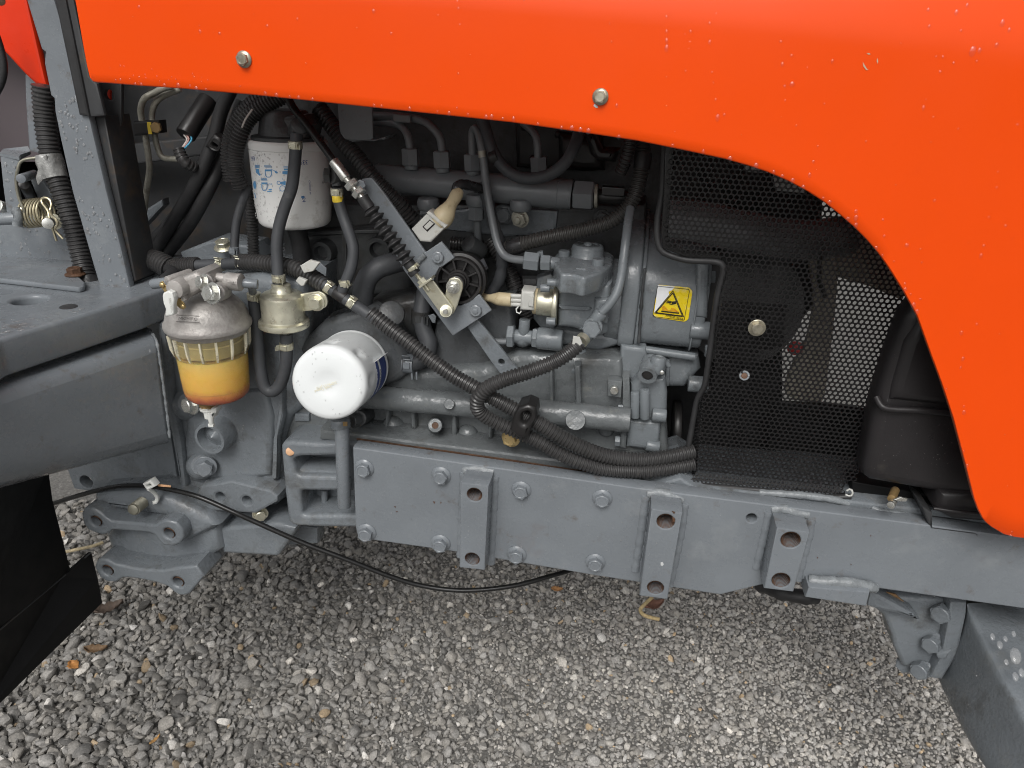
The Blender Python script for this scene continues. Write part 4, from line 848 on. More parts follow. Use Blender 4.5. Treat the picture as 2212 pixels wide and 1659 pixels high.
# ================================================================== WHITE FUEL FILTER
ff = empty('fuel_filter', P(625, 400, .93), T, label='white spin on fuel filter can with blue instruction prints')
YF = .935
At, Ab = P(622, 304, YF), P(637, 470, YF); R = 84*sc(At); axf = (Ab-At).normalized(); Lf_ = (Ab-At).length
prof = [(-.002, R*.94), (0, R*.985), (.003, R*1.0), (.0085, R*1.0), (.0095, R*.975), (.011, R*.99), (Lf_*.72, R*.985), (Lf_*.86, R*.975), (Lf_*.98, R*.955), (Lf_*1.04, R*.93), (Lf_*1.075, R*.87), (Lf_*1.09, R*.78), (Lf_*1.094, 0)]
can = lathe('filter_can', WHITE2, ff, At, Ab, prof, 64)
nf = Vector((0, -1, 0)); nf = (nf-axf*nf.dot(axf)).normalized(); ef = axf.cross(nf)*-1
if ef.x < 0: ef = -ef
def onf(x, y, off=.0004):   # x metres round the can, y metres down
    a = x/R; return At+axf*y+(nf*math.cos(a)+ef*math.sin(a))*(R*.99+off)
def fxy(u, v):
    # picture -> (arc, down) on the can
    best = None
    d = ray(u, v); o = CC
    A2 = d-axf*d.dot(axf); B2 = (o-At)-axf*(o-At).dot(axf); a, b, c = A2.dot(A2), 2*A2.dot(B2), B2.dot(B2)-R*R
    D = b*b-4*a*c
    t = (-b-math.sqrt(max(0, D)))/(2*a); p = o+d*t; y = (p-At).dot(axf); q = (p-At)-axf*y
    return R*math.atan2(q.dot(ef), q.dot(nf)), y
def ptext(body, u, v, size, rot, mat, name='printed_number'):
    x0, y0 = fxy(u, v); c, s = math.cos(rot), math.sin(rot)
    text(name, mat, ff, body, None, (1, 0, 0), (0, 0, 1), size, wrap=lambda x, y: onf(x0+x*c-y*s, y0-(x*s+y*c)))
def fpoly(V, Fc, pts):
    st = len(V); V += [onf(*fxy(*p)) for p in pts]; Fc.append(tuple(range(st, st+len(pts))))
def stroke(V, Fc, a, b, w):
    dx, dy = b[0]-a[0], b[1]-a[1]; l = math.hypot(dx, dy); nx, ny = -dy/l*w/2, dx/l*w/2
    n = max(1, int(l/5))
    for i in range(n):
        t0, t1 = i/n, (i+1)/n
        fpoly(V, Fc, [(a[0]+dx*t0+nx, a[1]+dy*t0+ny), (a[0]+dx*t1+nx, a[1]+dy*t1+ny), (a[0]+dx*t1-nx, a[1]+dy*t1-ny), (a[0]+dx*t0-nx, a[1]+dy*t0-ny)])
ptext('3393', 653, 350.5, .0075, math.pi, BLUE); ptext('393', 546, 343, .0072, .15, BLUE)
ptext('C5050201-66', 669.5, 405, .0032, -math.pi/2, BLUE); ptext('Fuel', 699, 394, .004, .1, INK)
ptext('2', 571.5, 384, .003, 0, LBLUE); ptext('3', 610, 387, .003, 0, LBLUE); ptext('+3/4', 583, 398, .0032, .1, LBLUE); ptext('(24', 656, 430, .006, -math.pi/2, BLUE)
def poly2(name, mat, polys, strokes=()):
    V, Fc = [], []
    for p in polys: fpoly(V, Fc, p)
    for a, b, w in strokes: stroke(V, Fc, a, b, w)
    return add(name, V, Fc, mat, ff, 0)
def canpic(x, y, w, h):
    st = [((x-w/2, y), (x-w/2, y+h*.7), 1.6), ((x+w/2, y), (x+w/2, y+h*.7), 1.6), ((x-w/2, y+h*.7), (x-w*.25, y+h), 1.6), ((x+w/2, y+h*.7), (x+w*.25, y+h), 1.6), ((x-w*.25, y+h), (x+w*.25, y+h), 1.6)]
    st += [((x-w/2+i*w/6, y-4), (x-w/2+i*w/6-1.5, y-9), 1.2) for i in range(7)]
    return [[(x-w/2, y), (x+w/2, y), (x+w/2, y+4), (x-w/2, y+4)]], st
for x, y, w, h in ((579.5, 366, 13.5, 16.5), (571, 394, 11.5, 17)):
    a, b_ = canpic(x, y, w, h); poly2('printed_pictogram', LBLUE, a, b_)
poly2('printed_pictogram', LBLUE, [[(552, 365), (559, 365), (560, 374), (563, 377), (561, 380), (553, 373)]], [((551+i*1.7, 363), (551+i*1.7, 356), 1) for i in range(6)])
poly2('printed_pictogram', LBLUE, [[(592, 368), (597, 370), (600.5, 373), (598, 375), (594, 373)]], [((586, 366), (593, 369), 1.2)])
poly2('printed_pictogram', LBLUE, [[(613, 364), (624, 364), (624, 368), (613, 368)], [(610, 370), (622, 369), (622, 377), (610, 376)]], [((613+i*2, 362), (613+i*2, 359), 1) for i in range(6)])
poly2('printed_pictogram', LBLUE, [[(548, 391), (552, 392), (553.5, 402), (551, 409), (548, 406), (546.5, 398)]], [((580, 410), (587, 409), 2.5), ((577, 414), (587, 413), 2), ((548, 416), (551, 421), 1.4), ((551, 421), (552, 428), 1.4)])
def ringpic(x, y, r): return [((x+r*math.cos(a), y+r*math.sin(a)), (x+r*math.cos(a+.5), y+r*math.sin(a+.5)), 1.3) for a in np.arange(0, 6.28, .5)]
poly2('printed_pictogram', LBLUE, [[(651, 423.5), (655, 423.5), (655, 428), (651, 428)], [(655, 422.5), (659, 425.8), (655, 429)]])
poly2('printed_pictogram', LBLUE, [], ringpic(602, 395, 3.8))
poly2('printed_pictogram', LBLUE, [[(606, 393), (617, 391), (617, 400), (606, 398)]])
poly2('printed_pictogram', LBLUE, [], ringpic(610, 407, 6))
items = []
for _ in range(230):
    u = 545+abs(random.gauss(0, 30)); v = random.uniform(315, 488)
    if u > 640: continue
    x, y = fxy(u, v)
    if abs(x/R) > 1.35 or y > Lf_*.97: continue
    p = onf(x, y, 0); items.append((p, p-At-axf*(p-At).dot(axf), random.uniform(.7, 2.0)*.00058, 1.2, None, .5))
drops(ff, items)
hd = At-axf*.03
lathe('filter_head', DARK, ff, hd+axf*.028, hd, [(0, R*.9), (.004, R*.9), (.006, R*.72), (.03, R*.62), (.036, R*.5), (.036, 0)], 40)
slab('head_block', DARK, ff, [(580, 262), (598, 250), (655, 248), (668, 270), (660, 300), (590, 300)], .905, .05, .006, bres=2)
cyl('head_outlet', DARK, ff, (648, 270, .87), (640, 290, .92), 20, bev=.3)
h1 = tube('fuel_hose', RUBBER, T, [(641, 290, .872), (639, 318, .868), (636, 360, .866), (630, 405, .864), (616, 445, .862), (604, 485, .858), (598, 525, .853), (599, 570, .848), (602, 618, .842)], 13.2, label='rubber fuel hose from the white filter down to the silver filter')
def clamp(par, p, axis, r, mat=ZINC, w=.009, side=(1, 0, 0)):
    """spring band clamp: band, two upturned tongues"""
    p = P(*p); d = Vector(axis).normalized(); R_ = r*sc(p)
    c = lathe('hose_clamp', mat, par, p-d*w/2, p+d*w/2, [(0, R_*.95), (.0002, R_*1.06), (w-.0002, R_*1.06), (w, R_*.95)], 28)
    n = Vector((0, -1, .15)); n = (n-d*n.dot(d)).normalized(); e = d.cross(n)*(1 if Vector(side).dot(d.cross(n)) > 0 else -1)
    f = (n*.75+e*.66).normalized(); g_ = d.cross(f)
    for k, sg in ((0, 1), (1, -1)):
        ff_ = (n*(.8)+e*(.75 if k else .45)).normalized(); q = p+ff_*(R_*1.06+.003)+d*(.0015*sg)
        box('clamp_tongue', mat, par, q, (.0035, w*.32, .0007), fr=(q, ff_, d, ff_.cross(d)), bev=.0003)
    q = p+n*(R_*1.09)
    box('clamp_lock', mat, par, q, (.0042, w*.3, .0009), fr=(q, d.cross(n), d, n), bev=.0003)
    return c
clamp(h1, (638, 313, .868), (0, 0, 1), 14.5, side=(1, 0, 0)); clamp(h1, (602, 601, .842), (0, 0, 1), 13.8)
# ================================================================== SILVER INLINE FILTER
lf = empty('inline_filter', P(612, 670, .84), T, label='silvery zinc plated canister filter with bolted ear')
YL = .842; A0, B0 = P(607, 618, YL), P(616, 722, YL); Lx = (B0-A0).length; s = sc(A0)
def pr(l): return [((v-618)*Lx/104, r*s) for v, r in l]
lathe('canister', ZINC, lf, A0, B0, pr([(612, 0), (613, 17), (615, 20), (622, 20.5), (624, 22), (630, 24), (633, 40), (637, 45.5), (642, 47), (685, 46.5), (688, 47.5), (691, 54), (697, 55.5), (702, 55), (706, 48), (707, 0)]), 56)
cyl('outlet_tube', STEEL, lf, (616, 706, YL), (618, 742, YL), 9)
ear = slab('mounting_ear', ZINC, lf, [(640, 636), (690, 629), (703, 637), (708, 652), (704, 664), (694, 668), (656, 673), (642, 674)], .846, .004, .001, rd=.003)
bolt('washer', ZINC, ear, (683, 653, .845), 12.5, mark='-')
h2 = tube('fuel_hose', RUBBER, T, [(618, 722, .84), (619, 755, .838), (616, 795, .836), (605, 830, .834), (588, 846, .832), (572, 836, .832), (563, 800, .834), (558, 750, .838), (554, 700, .842), (549, 640, .846)], 13.5, label='rubber hose looping below the silver filter')
clamp(h2, (619, 747, .838), (0, 0, 1), 14.2, side=(-1, 0, 0)); clamp(h2, (549, 640, .845), (0, 0, 1), 14.2)
# ================================================================== SEDIMENT FILTER
sf = empty('water_separator', P(460, 730, .8), T, label='fuel water separator with amber bowl and cast cap')
YS = .81; A1, B1 = P(449, 694, YS), P(471, 850, YS); L1 = (B1-A1).length; s = sc(A1); ax1 = (B1-A1).normalized()
k1 = L1/156
lathe('filter_cap', ALU, sf, A1, B1, [(-54*k1, 0), (-53*k1, 46*s), (-49*k1, 58*s), (-40*k1, 70*s), (-28*k1, 79*s), (-16*k1, 84*s), (-6*k1, 86*s), (-2*k1, 90*s), (4*k1, 91*s), (8*k1, 90*s), (11*k1, 86*s), (17*k1, 84*s), (20*k1, 80*s), (14*k1, 0)], 72)
lathe('bowl', BOWL, sf, A1, B1, [(14*k1, 81*s), (18*k1, 82*s), (58*k1, 78.5*s), (66*k1, 74.5*s), (72*k1, 74*s), (138*k1, 70.5*s), (150*k1, 68*s), (157*k1, 62*s), (160*k1, 50*s), (161*k1, 0)], 72)
zt0, zt1 = (A1+ax1*(159*k1)).z, (A1+ax1*(64*k1)).z
FUEL = gradmat('layered_fuel', [(.0, (.30, .03, .012)), (1.0, (.90, .66, .20)), (.10, (.55, .07, .012)), (.22, (.82, .28, .03)), (.36, (.93, .53, .05)), (.7, (.92, .60, .09))], zt0, zt1, .3)
lathe('fuel', FUEL, sf, A1, B1, [(66*k1, 0), (66*k1, 70*s), (72*k1, 71.5*s), (134*k1, 68.3*s), (134.1*k1, 0)], 64)
lathe('sediment', FUEL, sf, A1, B1, [(134.3*k1, 0), (134.3*k1, 68.3*s), (149*k1, 66*s), (156*k1, 60*s), (159*k1, 48*s), (159*k1, 0)], 64)
lathe('filter_element', M('filter_element_dark', (.52, .43, .21), .6), sf, A1, B1, [(14*k1, 0), (14*k1, 55*s), (62*k1, 52*s), (62*k1, 0)], 40)
lathe('element_band', M('amber_band', (.75, .62, .3), .5), sf, A1, B1, [(36*k1, 52*s), (36*k1, 57*s), (39*k1, 57*s), (39*k1, 52*s)], 40)
n1_ = Vector((0, -1, 0)); n1_ = (n1_-ax1*n1_.dot(ax1)).normalized(); e1_ = n1_.cross(ax1)
if e1_.x < 0: e1_ = -e1_
for i, a in enumerate((-72, -44, -21, 0, 21, 43, 66, 95, 125, 160, 200, 240)):
    a = rad(a-4); f = (n1_*math.cos(a)+e1_*math.sin(a)); g2 = ax1.cross(f)
    hh = (18, 62)
    V = []
    for t, r0, r1 in ((18*k1, 79*s, 86.5*s), (46*k1, 77*s, 84*s), (62*k1, 74.5*s, 77.5*s)):
        for r_, w_ in ((r0, .0017), (r1, .0011)):
            for sg in (-1, 1): V.append(A1+ax1*t+f*r_+g2*(w_*sg))
    Fc = []
    for k in (0, 4):
        Fc += [(k, k+2, k+6, k+4), (k+2, k+3, k+7, k+6), (k+3, k+1, k+5, k+7)]
    Fc += [(8, 10, 11, 9)]
    add('bowl_rib', V, Fc, RIBM, sf, 0)
lathe('drain_thread', BRONZE, sf, P(449, 858, YS), P(451, 882, YS), [(i*.0011, (20 if i % 2 else 18.4)*s) for i in range(13)]+[(.0145, 0)], 32)
cyl('drain_plug', WPLAST, sf, (451, 879, YS-.002), (452, 884, YS-.002), 19.5)
slab('drain_wing', WPLAST, sf, [(436, 883), (448, 884), (450, 908), (441, 906)], YS-.012, .018, .002)
slab('drain_wing', WPLAST, sf, [(455, 883), (467, 881), (467, 892), (460, 897), (460, 904), (455, 905)], YS-.012, .016, .002)
cyl('drain_spout', WPLAST, sf, (454, 890, YS-.01), (457, 917, YS-.008), 7, 5)
box('drain_tip', WPLAST, sf, P(457, 918, YS-.008), (.0038, .002, .003))
# valve on the cap
vv = empty('shut_off_valve', P(400, 625, .79), sf)
WL[vv] = P(400, 625, .79)
def fdir(a, b): return (P(*b)-P(*a)).normalized()
slab('valve_body', ALU, sf, [(372, 606), (420, 588), (432, 596), (440, 622), (400, 648), (388, 640)], .765, .05, .006, bres=3)
cyl('valve_barrel', ALU, sf, (376, 626, .752), (418, 606, .79), 21, bev=.2)
cyl('valve_ridge', ALU, sf, (360, 606, .765), (412, 588, .80), 9, bev=.3)
slab('off_tab', ALU, sf, [(389, 642), (396, 639), (400, 648), (398, 652), (391, 650)], .757, .01, .001)
slab('on_tab', ALU, sf, [(363, 614), (374, 612), (376, 622), (364, 620)], .757, .02, .001)
text('embossed_lettering', STEEL, sf, 'ON', P(370, 617, .7563), (1, 0, -.25), (.1, 0, 1), .0045); text('embossed_lettering', STEEL, sf, 'OFF', P(394.5, 646, .7563), (.3, 0, -1), (1, 0, .3), .0035)
pl_ = slab('valve_retainer', BRASS, sf, [(344, 610), (351, 607), (357, 616), (372, 628), (385, 640), (398, 656), (401, 664), (396, 669), (388, 666), (376, 655), (362, 640), (350, 624)], .758, .0015, .0005)
for u, v in ((350, 616), (394.5, 662)): bolt('cross', BRASS, sf, (u, v, .757), 5.5, name='retainer_screw')
cyl('lever_hub', WPLAST, sf, (366, 640, .744), (379, 634, .76), 12, bev=.3)
lv = slab('valve_lever', WPLAST, sf, [(350, 640), (352, 633), (362, 628), (372, 633), (376, 648), (374, 660), (376, 678), (374, 681), (359, 685), (356, 682), (357, 668), (352, 655)], .743, .009, .002, bres=2)
text('embossed_lettering', GPLAST, sf, 'NICHIRO', P(369.5, 660, .7427), (.05, 0, -1), (1, 0, .05), .0046)
# raised maker's plate on the cap
def oncap(u, v, off=.0006):
    p = hit(u, v, A1-n1_*0, n1_); rr = 86*s+off
    d = ray(u, v); A2 = d-ax1*d.dot(ax1); B2 = (CC-A1)-ax1*(CC-A1).dot(ax1); a, b, c = A2.dot(A2), 2*A2.dot(B2), B2.dot(B2)-rr*rr
    D = max(0, b*b-4*a*c); return CC+d*((-b-math.sqrt(D))/(2*a))
q0 = [(381, 679), (430, 682), (431, 697.5), (383, 694.5)]
V, Fc = [], []
for i in range(11):
    t = i/10
    for v0, v1, o_ in ((679.5, 682, 0), (680.5, 683, .0012), (681.5, 684, 0), (693, 695.5, 0), (694, 696.5, .0012), (695, 697.5, 0)):
        V.append(oncap(381+50*t, v0+(v1-v0)*t, o_))
for i in range(10):
    for j in (0, 1, 3, 4): Fc.append((i*6+j, i*6+j+1, i*6+j+7, i*6+j+6))
add('plate_frame', V, Fc, ALU, sf, 0)
text('maker_lettering', STEEL if False else M('worn_alu_letters', (.10, .09, .085), .45, metal=.4), sf, 'NICHIRO', None, (1, 0, 0), (0, 0, 1), 9.6, wrap=lambda x, y: oncap(406+x*1.05+y*.05, 688.8-y+x*.055, .0009))
bolt('washer', STEEL, sf, (440, 610, .757), 12, n=(-.5, -1, .35), name='cap_bolt'); bolt('washer', STEEL, sf, (460, 634, .745), 15.5, n=(-.35, -1, .3), name='cap_bolt', mark='4')
cyl('bolt_boss', ALU, sf, (443, 609, .762), (452, 606, .80), 17, bev=.1); cyl('bolt_boss', ALU, sf, (464, 633, .752), (480, 628, .80), 21, bev=.1)
cyl('outlet_neck', ALU, sf, (428, 596, .80), (505, 605, .80), 12); cyl('outlet_boss', ALU, sf, (489, 607, .79), (522, 610, .79), 19, bev=.15)
tube('cast_arrow', ALU, sf, [(494, 609, .776), (504, 610, .7755)], 1.5)
cyl('outlet_pipe', GREY, sf, (518, 611, .795), (557, 614, .80), 10.5); cyl('outlet_branch', GREY, sf, (542, 612, .80), (546, 630, .83), 9)
cyl('inlet_pipe', GREY, sf, (328, 614, .81), (372, 608, .81), 11, bev=.3); tube('inlet_hose', RUBD, sf, [(352, 610, .815), (362, 600, .825), (376, 590, .84)], 13)
drops(sf, [(oncap(random.uniform(375, 525), random.uniform(668, 690), 0), n1_, random.uniform(.4, .9)*s, 1, None, .5) for _ in range(30)])
# ================================================================== HOSE WITH TEES
tb = tube('return_hose', RUBBER, T, [(420, 573, .90), (455, 572, .90), (505, 569, .895), (540, 566, .89)], 12, label='rubber return hose with tee pieces and spring clamps')
clamp(tb, (477, 571, .898), (1, 0, -.05), 13); clamp(tb, (520, 568, .893), (1, 0, -.05), 12.5)
cyl('tee_piece', BLACK, tb, (493, 570, .897), (514, 569, .897), 12.8); cyl('tee_stem', BLACK, tb, (504, 566, .897), (507, 545, .90), 8)
t2 = tube('return_hose', RUBBER, T, [(506, 552, .90), (507, 520, .905), (511, 480, .91), (522, 440, .915), (538, 400, .92)], 9); clamp(t2, (506, 541, .90), (0, 0, 1), 9.5, mat=GREY)
tube('corrugated_conduit', CONDUIT, T, [(372, 576, .91), (400, 574, .905), (428, 573, .90)], 18, corr=.0045)
c2 = tube('corrugated_conduit', CONDUIT, T, [(520, 566, .893), (553, 567, .885), (600, 572, .875), (640, 581, .868), (672, 598, .862), (703, 618, .855)], 18, corr=.0052, label='split ribbed conduit crossing in front of the rubber hoses')
for a in ([(648, 574), (668, 562), (690, 568), (676, 586), (656, 590)], [(638, 607), (644, 599), (662, 606), (656, 617), (650, 618)]): slab('conduit_tie', GPLAST, c2, a, .843, .006, .001)
slab('tie_bracket', GREY, c2, [(672, 565), (690, 566), (705, 580), (704, 605), (690, 596)], .88, .003, .001)
t3 = tube('return_hose', RUBBER, T, [(692, 608, .856), (720, 628, .85), (745, 645, .845), (775, 665, .84), (812, 690, .835)], 13)
clamp(t3, (711, 621, .852), (1, 0, -.62), 13.6); clamp(t3, (760, 653, .842), (1, 0, -.62), 13.6); cyl('tee_piece', BLACK, t3, (724, 631, .849), (748, 646, .845), 14)
t4 = tube('return_hose', RUBBER, T, [(738, 633, .848), (748, 607, .85), (760, 572, .855), (763, 535, .86), (753, 500, .865), (741, 465, .87), (732, 435, .872), (728, 405, .872)], 12.2, label='rubber hose arcing up from the tee to the rail fitting')
clamp(t4, (746, 611, .85), (.2, 0, -1), 12.8); clamp(t4, (728, 414, .872), (0, 0, 1), 13); cyl('yellow_mark', YPAINT, t4, (729, 421, .8715), (731, 436, .8715), 12.6)
cyl('hose_tail', DARK, T, (728, 403, .872), (727, 380, .875), 10); cyl('banjo_fitting', DARK, T, (715, 381, .868), (745, 383, .885), 16); hexaxis('banjo_bolt', DARK, T, (700, 379, .868), (715, 380, .87), 15)
big = tube('corrugated_conduit', CONDUIT, T, [(800, 676, .838), (840, 708, .834), (880, 738, .83), (930, 777, .826), (980, 812, .82), (1020, 835, .815), (1065, 860, .81), (1110, 884, .808), (1165, 915, .808), (1231, 954, .812), (1306, 984, .82), (1381, 993, .83), (1440, 987, .84), (1500, 975, .85)], 17, corr=.0047, label='long ribbed conduit running diagonally across the engine, upper of two')
low = tube('corrugated_conduit', CONDUIT, T, [(1252, 742, .815), (1225, 765, .805), (1190, 785, .80), (1140, 804, .796), (1090, 820, .794), (1052, 838, .793), (1032, 862, .795), (1034, 886, .80), (1058, 905, .805), (1100, 925, .808), (1156, 950, .81), (1231, 990, .812), (1306, 1013, .818), (1381, 1018, .825), (1440, 1013, .835), (1500, 1002, .845)], 17, corr=.0047, label='ribbed conduit looping back from the pump, lower of two')
pcl = slab('conduit_clip', BLACK, T, [(1120, 880), (1140, 874), (1158, 882), (1160, 900), (1150, 922), (1140, 948), (1120, 948), (1100, 930), (1108, 900)], .789, .035, .006, holes=[[(1128, 894), (1142, 890), (1146, 900), (1133, 918), (1126, 912)]], bres=3, label='black rubber clip holding the two ribbed conduits together')
# dark coolant hoses
tube('coolant_hose', RUBBER, T, [(880, 560, .92), (850, 568, .91), (815, 580, .90), (793, 602, .895), (784, 635, .895), (782, 680, .90)], 23, label='thick dark coolant hose bending above the white oil filter')
tube('coolant_hose', RUBD, T, [(640, 495, .94), (650, 530, .94), (655, 580, .94), (668, 660, .93), (685, 740, .92)], 20)
eh = tube('coolant_hose', RUBBER, T, [(925, 600, .92), (917, 640, .91), (911, 675, .90), (914, 710, .895), (926, 740, .89), (920, 768, .885), (897, 783, .88), (868, 784, .875)], 19, label='cracked elbow hose right of the oil filter')
clamp(eh, (909, 683, .90), (0, 0, 1), 20, mat=DARK, w=.017); clamp(eh, (884, 785, .878), (1, 0, 0), 20, mat=GREY, w=.015)
for u in (888, 898): slab('clamp_tab', GREY, eh, [(u-1, 805), (u+3, 804), (u+4, 820), (u, 821)], .87, .004, .0008)
slab('clamp_tab', GREYC, eh, [(925, 682), (936, 678), (942, 684), (940, 698), (934, 698)], .88, .003, .0008)
# ================================================================== OIL FILTER
of = empty('oil_filter', P(740, 800, .82), T, label='large white spin on oil filter with torn blue label')
A2_, B2_ = P(709, 829, .757), P(765, 788, .868); s2 = sc(A2_); L2 = (B2_-A2_).length; RO = 84.5*s2
rings = [(.0012, 0), (.0012, .26*RO), (.0005, .30*RO), (0, .5*RO), (.0003, .80*RO), (.0018, .92*RO), (.005, .975*RO), (.011, .992*RO), (.020, 1.0*RO), (L2-.012, 1.01*RO), (L2-.0112, 1.025*RO), (L2-.006, 1.025*RO), (L2-.0052, 1.0*RO), (L2-.003, 1.0*RO)]
d2 = (B2_-A2_).normalized(); nn = Vector((0, 0, 1)); nn = (nn-d2*nn.dot(d2)).normalized(); bb2 = d2.cross(nn)
V, Fc = [], []; sg = 96
for t_, r_ in rings:
    for i in range(sg):
        a = 2*math.pi*i/sg; dent = 0
        if r_ > .9*RO and .003 < t_ < L2*.5:
            fl = max(0, math.cos(a*8))**1.5; w_ = math.exp(-((t_-.016)/.011)**2); dent = .0032*fl*w_
        V.append(A2_+d2*t_+(nn*math.cos(a)+bb2*math.sin(a))*(max(r_, 1e-5)-dent))
ins = []
for k in range(len(rings)-1):
    t0 = rings[k]
    for i in range(sg): j = (i+1) % sg; Fc.append((k*sg+i, k*sg+j, k*sg+sg+j, k*sg+sg+i))
# finer dents along the can: add rings
def dense(rg):
    o = []
    for (a, r), (b_, r2) in zip(rg[:-1], rg[1:]):
        n = max(1, int((b_-a)/.003))
        for i in range(n): o.append((a+(b_-a)*i/n, r+(r2-r)*i/n))
    return o+[rg[-1]]
rings = dense(rings); V, Fc = [], []
for t_, r_ in rings:
    for i in range(sg):
        a = 2*math.pi*i/sg; dent = 0
        if r_ > .93*RO and t_ < L2*.6:
            fl = max(0, math.cos(a*8+.4))**1.4; w_ = math.exp(-((t_-.024)/.011)**2)*min(1, max(0, (t_-.006)/.012)); dent = .0036*fl*w_
        V.append(A2_+d2*t_+(nn*math.cos(a)+bb2*math.sin(a))*(max(r_, 1e-5)-dent))
for k in range(len(rings)-1):
    for i in range(sg): j = (i+1) % sg; Fc.append((k*sg+i, k*sg+j, k*sg+sg+j, k*sg+sg+i))
add('filter_can', V, Fc, WHITE, of, 55)
lathe('base_ring', STEEL, of, B2_-d2*.0035, B2_+d2, [(0, RO*.97), (0, RO*1.0), (.003, RO*1.01), (.004, RO*.9), (.004, 0)], 64)
slab('filter_mount', MOUNTG, T, [(640, 752), (700, 690), (790, 668), (838, 690), (880, 770), (886, 805), (860, 826), (800, 850), (700, 850)], .872, .05, .01, bres=3, label='grey cast mount the oil filter screws onto')
cyl('mount_boss', DARK, T, (846, 676, .86), (840, 700, .9), 30, bev=.3)
def oncan(t_, a, off=.0005): return A2_+d2*t_+(nn*math.cos(a)+bb2*math.sin(a))*(RO*1.008+off)
def canta(u, v):
    d = ray(u, v); A_ = d-d2*d.dot(d2); B_ = (CC-A2_)-d2*(CC-A2_).dot(d2); a, b, c = A_.dot(A_), 2*A_.dot(B_), B_.dot(B_)-(RO*1.008)**2
    D = max(0, b*b-4*a*c); p = CC+d*((-b-math.sqrt(D))/(2*a)); t_ = (p-A2_).dot(d2); q_ = p-A2_-d2*t_; return t_, math.atan2(q_.dot(bb2), q_.dot(nn))
ta0 = canta(822, 774); ta1 = canta(812, 852)
print('label', ta0, ta1, RO, L2)
def band(name, mat, t0, t1, a0, a1, off, jag=0):
    V, Fc = [], []; n = 28
    for i in range(n+1):
        a = a0+(a1-a0)*i/n
        V.append(oncan(t0+(jag*math.sin(i*2.1)*math.sin(i*.9+1) if jag else 0), a, off)); V.append(oncan(t1, a, off))
    for i in range(n): Fc.append((2*i, 2*i+1, 2*i+3, 2*i+2))
    add(name, V, Fc, mat, of, 0)
LA0, LA1 = ta0[1]-.02, ta0[1]+1.15*math.copysign(1, ta1[1]-ta0[1])
lt = L2*.47
band('label_white_edge', PAPER, lt-.013, L2-.020, LA0, LA1, .0004, .0025)
band('blue_label', BLUE, lt-.004, L2-.0155, LA0, LA1, .0007, .0022)
band('label_stripe', PAPER, lt+.006, lt+.014, LA0, LA0+(LA1-LA0)*.78, .0010)
sa = math.copysign(1, LA1-LA0)
text('label_lettering', INK, of, 'NICHIDEN', None, (1, 0, 0), (0, 0, 1), .0092, wrap=lambda x, y: oncan(lt+.010-y*1.0, (LA0+LA1)/2-.05+sa*x/RO*.62, .0013))
Vt = [oncan(lt-.006, LA0, .0005), oncan(L2-.012, LA0, .0005), oncan(L2-.012, LA0-.02*sa, .006), oncan(lt+.002, LA0-.03*sa, .007)]
add('peeled_flap', Vt, [(0, 1, 2, 3)], PAPER, of, 0).modifiers.new('s', 'SOLIDIFY').thickness = .0004
er = d2.cross(Vector((0, 0, 1))).normalized()*-1
if er.x < 0: er = -er
eu = er.cross(-d2)*1
if eu.z < 0: eu = -eu
STAMP = M('pale_gilt_ink', (.70, .65, .47), .4)
for i, (tx, du, dv) in enumerate((('Leak Tested', 698, 840), ('220MU15 J470', 706, 832))):
    p0 = hit(du, dv, A2_, -d2); r_ = rad(200); ex_ = er*math.cos(r_)+eu*math.sin(r_); ey_ = -er*math.sin(r_)+eu*math.cos(r_)
    if ex_.cross(ey_).dot(-d2) < 0: ey_ = -ey_
    text('stamped_lettering', STAMP, of, tx, p0-d2*.0006, ex_, ey_, .0044, off=0)
items = []
for _ in range(200):
    a = random.gauss(.25, .55); t_ = random.uniform(.03, L2-.012); p = oncan(t_, a*sa, -.0005); items.append((p, p-A2_-d2*(p-A2_).dot(d2), random.uniform(.8, 2.6)*s2*.8, 1.4, None, .4))
for _ in range(34):
    a, r_ = random.uniform(0, 6.28), RO*math.sqrt(random.uniform(.1, .8)); p = A2_+nn*(r_*math.cos(a))+bb2*(r_*math.sin(a)); items.append((p+d2*.0003, -d2, random.uniform(.8, 2.4)*s2*.8, 1.5, None, .35))
drops(of, items)
# ================================================================== THROTTLE CABLE, BRACKET, SENSOR
tc_ = tube('throttle_cable', CABLE, T, [(612, 185, .88), (632, 230, .875), (660, 265, .868), (695, 312, .858), (722, 350, .85)], 8.5, label='black throttle cable with silver end and rubber bellows')
cyl('ferrule', STEEL, tc_, (720, 347, .85), (748, 386, .846), 11.5)
tube('threaded_sleeve', STEEL, tc_, [(745, 382, .846), (770, 412, .844), (785, 430, .842)], 8, corr=.0014, amp=.1)
hexaxis('lock_nut', STEEL, tc_, (756, 393, .845), (765, 404, .844), 15); hexaxis('lock_nut', STEEL, tc_, (770, 411, .844), (780, 421, .843), 14)
slab('slotted_ear', GREY, tc_, [(756, 404), (776, 388), (786, 392), (790, 402), (768, 424), (760, 420)], .846, .004, .001)
W = [P(783, 426, .842), P(796, 446, .841), P(890, 578, .836)]; C_ = path(W, .0007); n_ = len(C_); rb = sc(C_[0])
RR = []
for i in range(n_):
    t_ = i/(n_-1)
    if t_ < .16: RR.append(13*rb)
    elif t_ < .92: RR.append((14.5+5.0*math.sin((t_-.16)/.76*8.5*2*math.pi-1.2))*rb)
    else: RR.append(13*rb)
N_, B_ = frames(C_); V, Fc = ringmesh(C_, N_, B_, RR, 24); add('bellows', RUBD if False else V, Fc, RUBD, tc_, 60)
clamp(tc_, (893, 578, .836), (P(893, 578, .836)-P(880, 560, .836)), 13.5, w=.005)
cyl('bellows_collar', RUBD, tc_, (890, 582, .836), (898, 592, .836), 13)
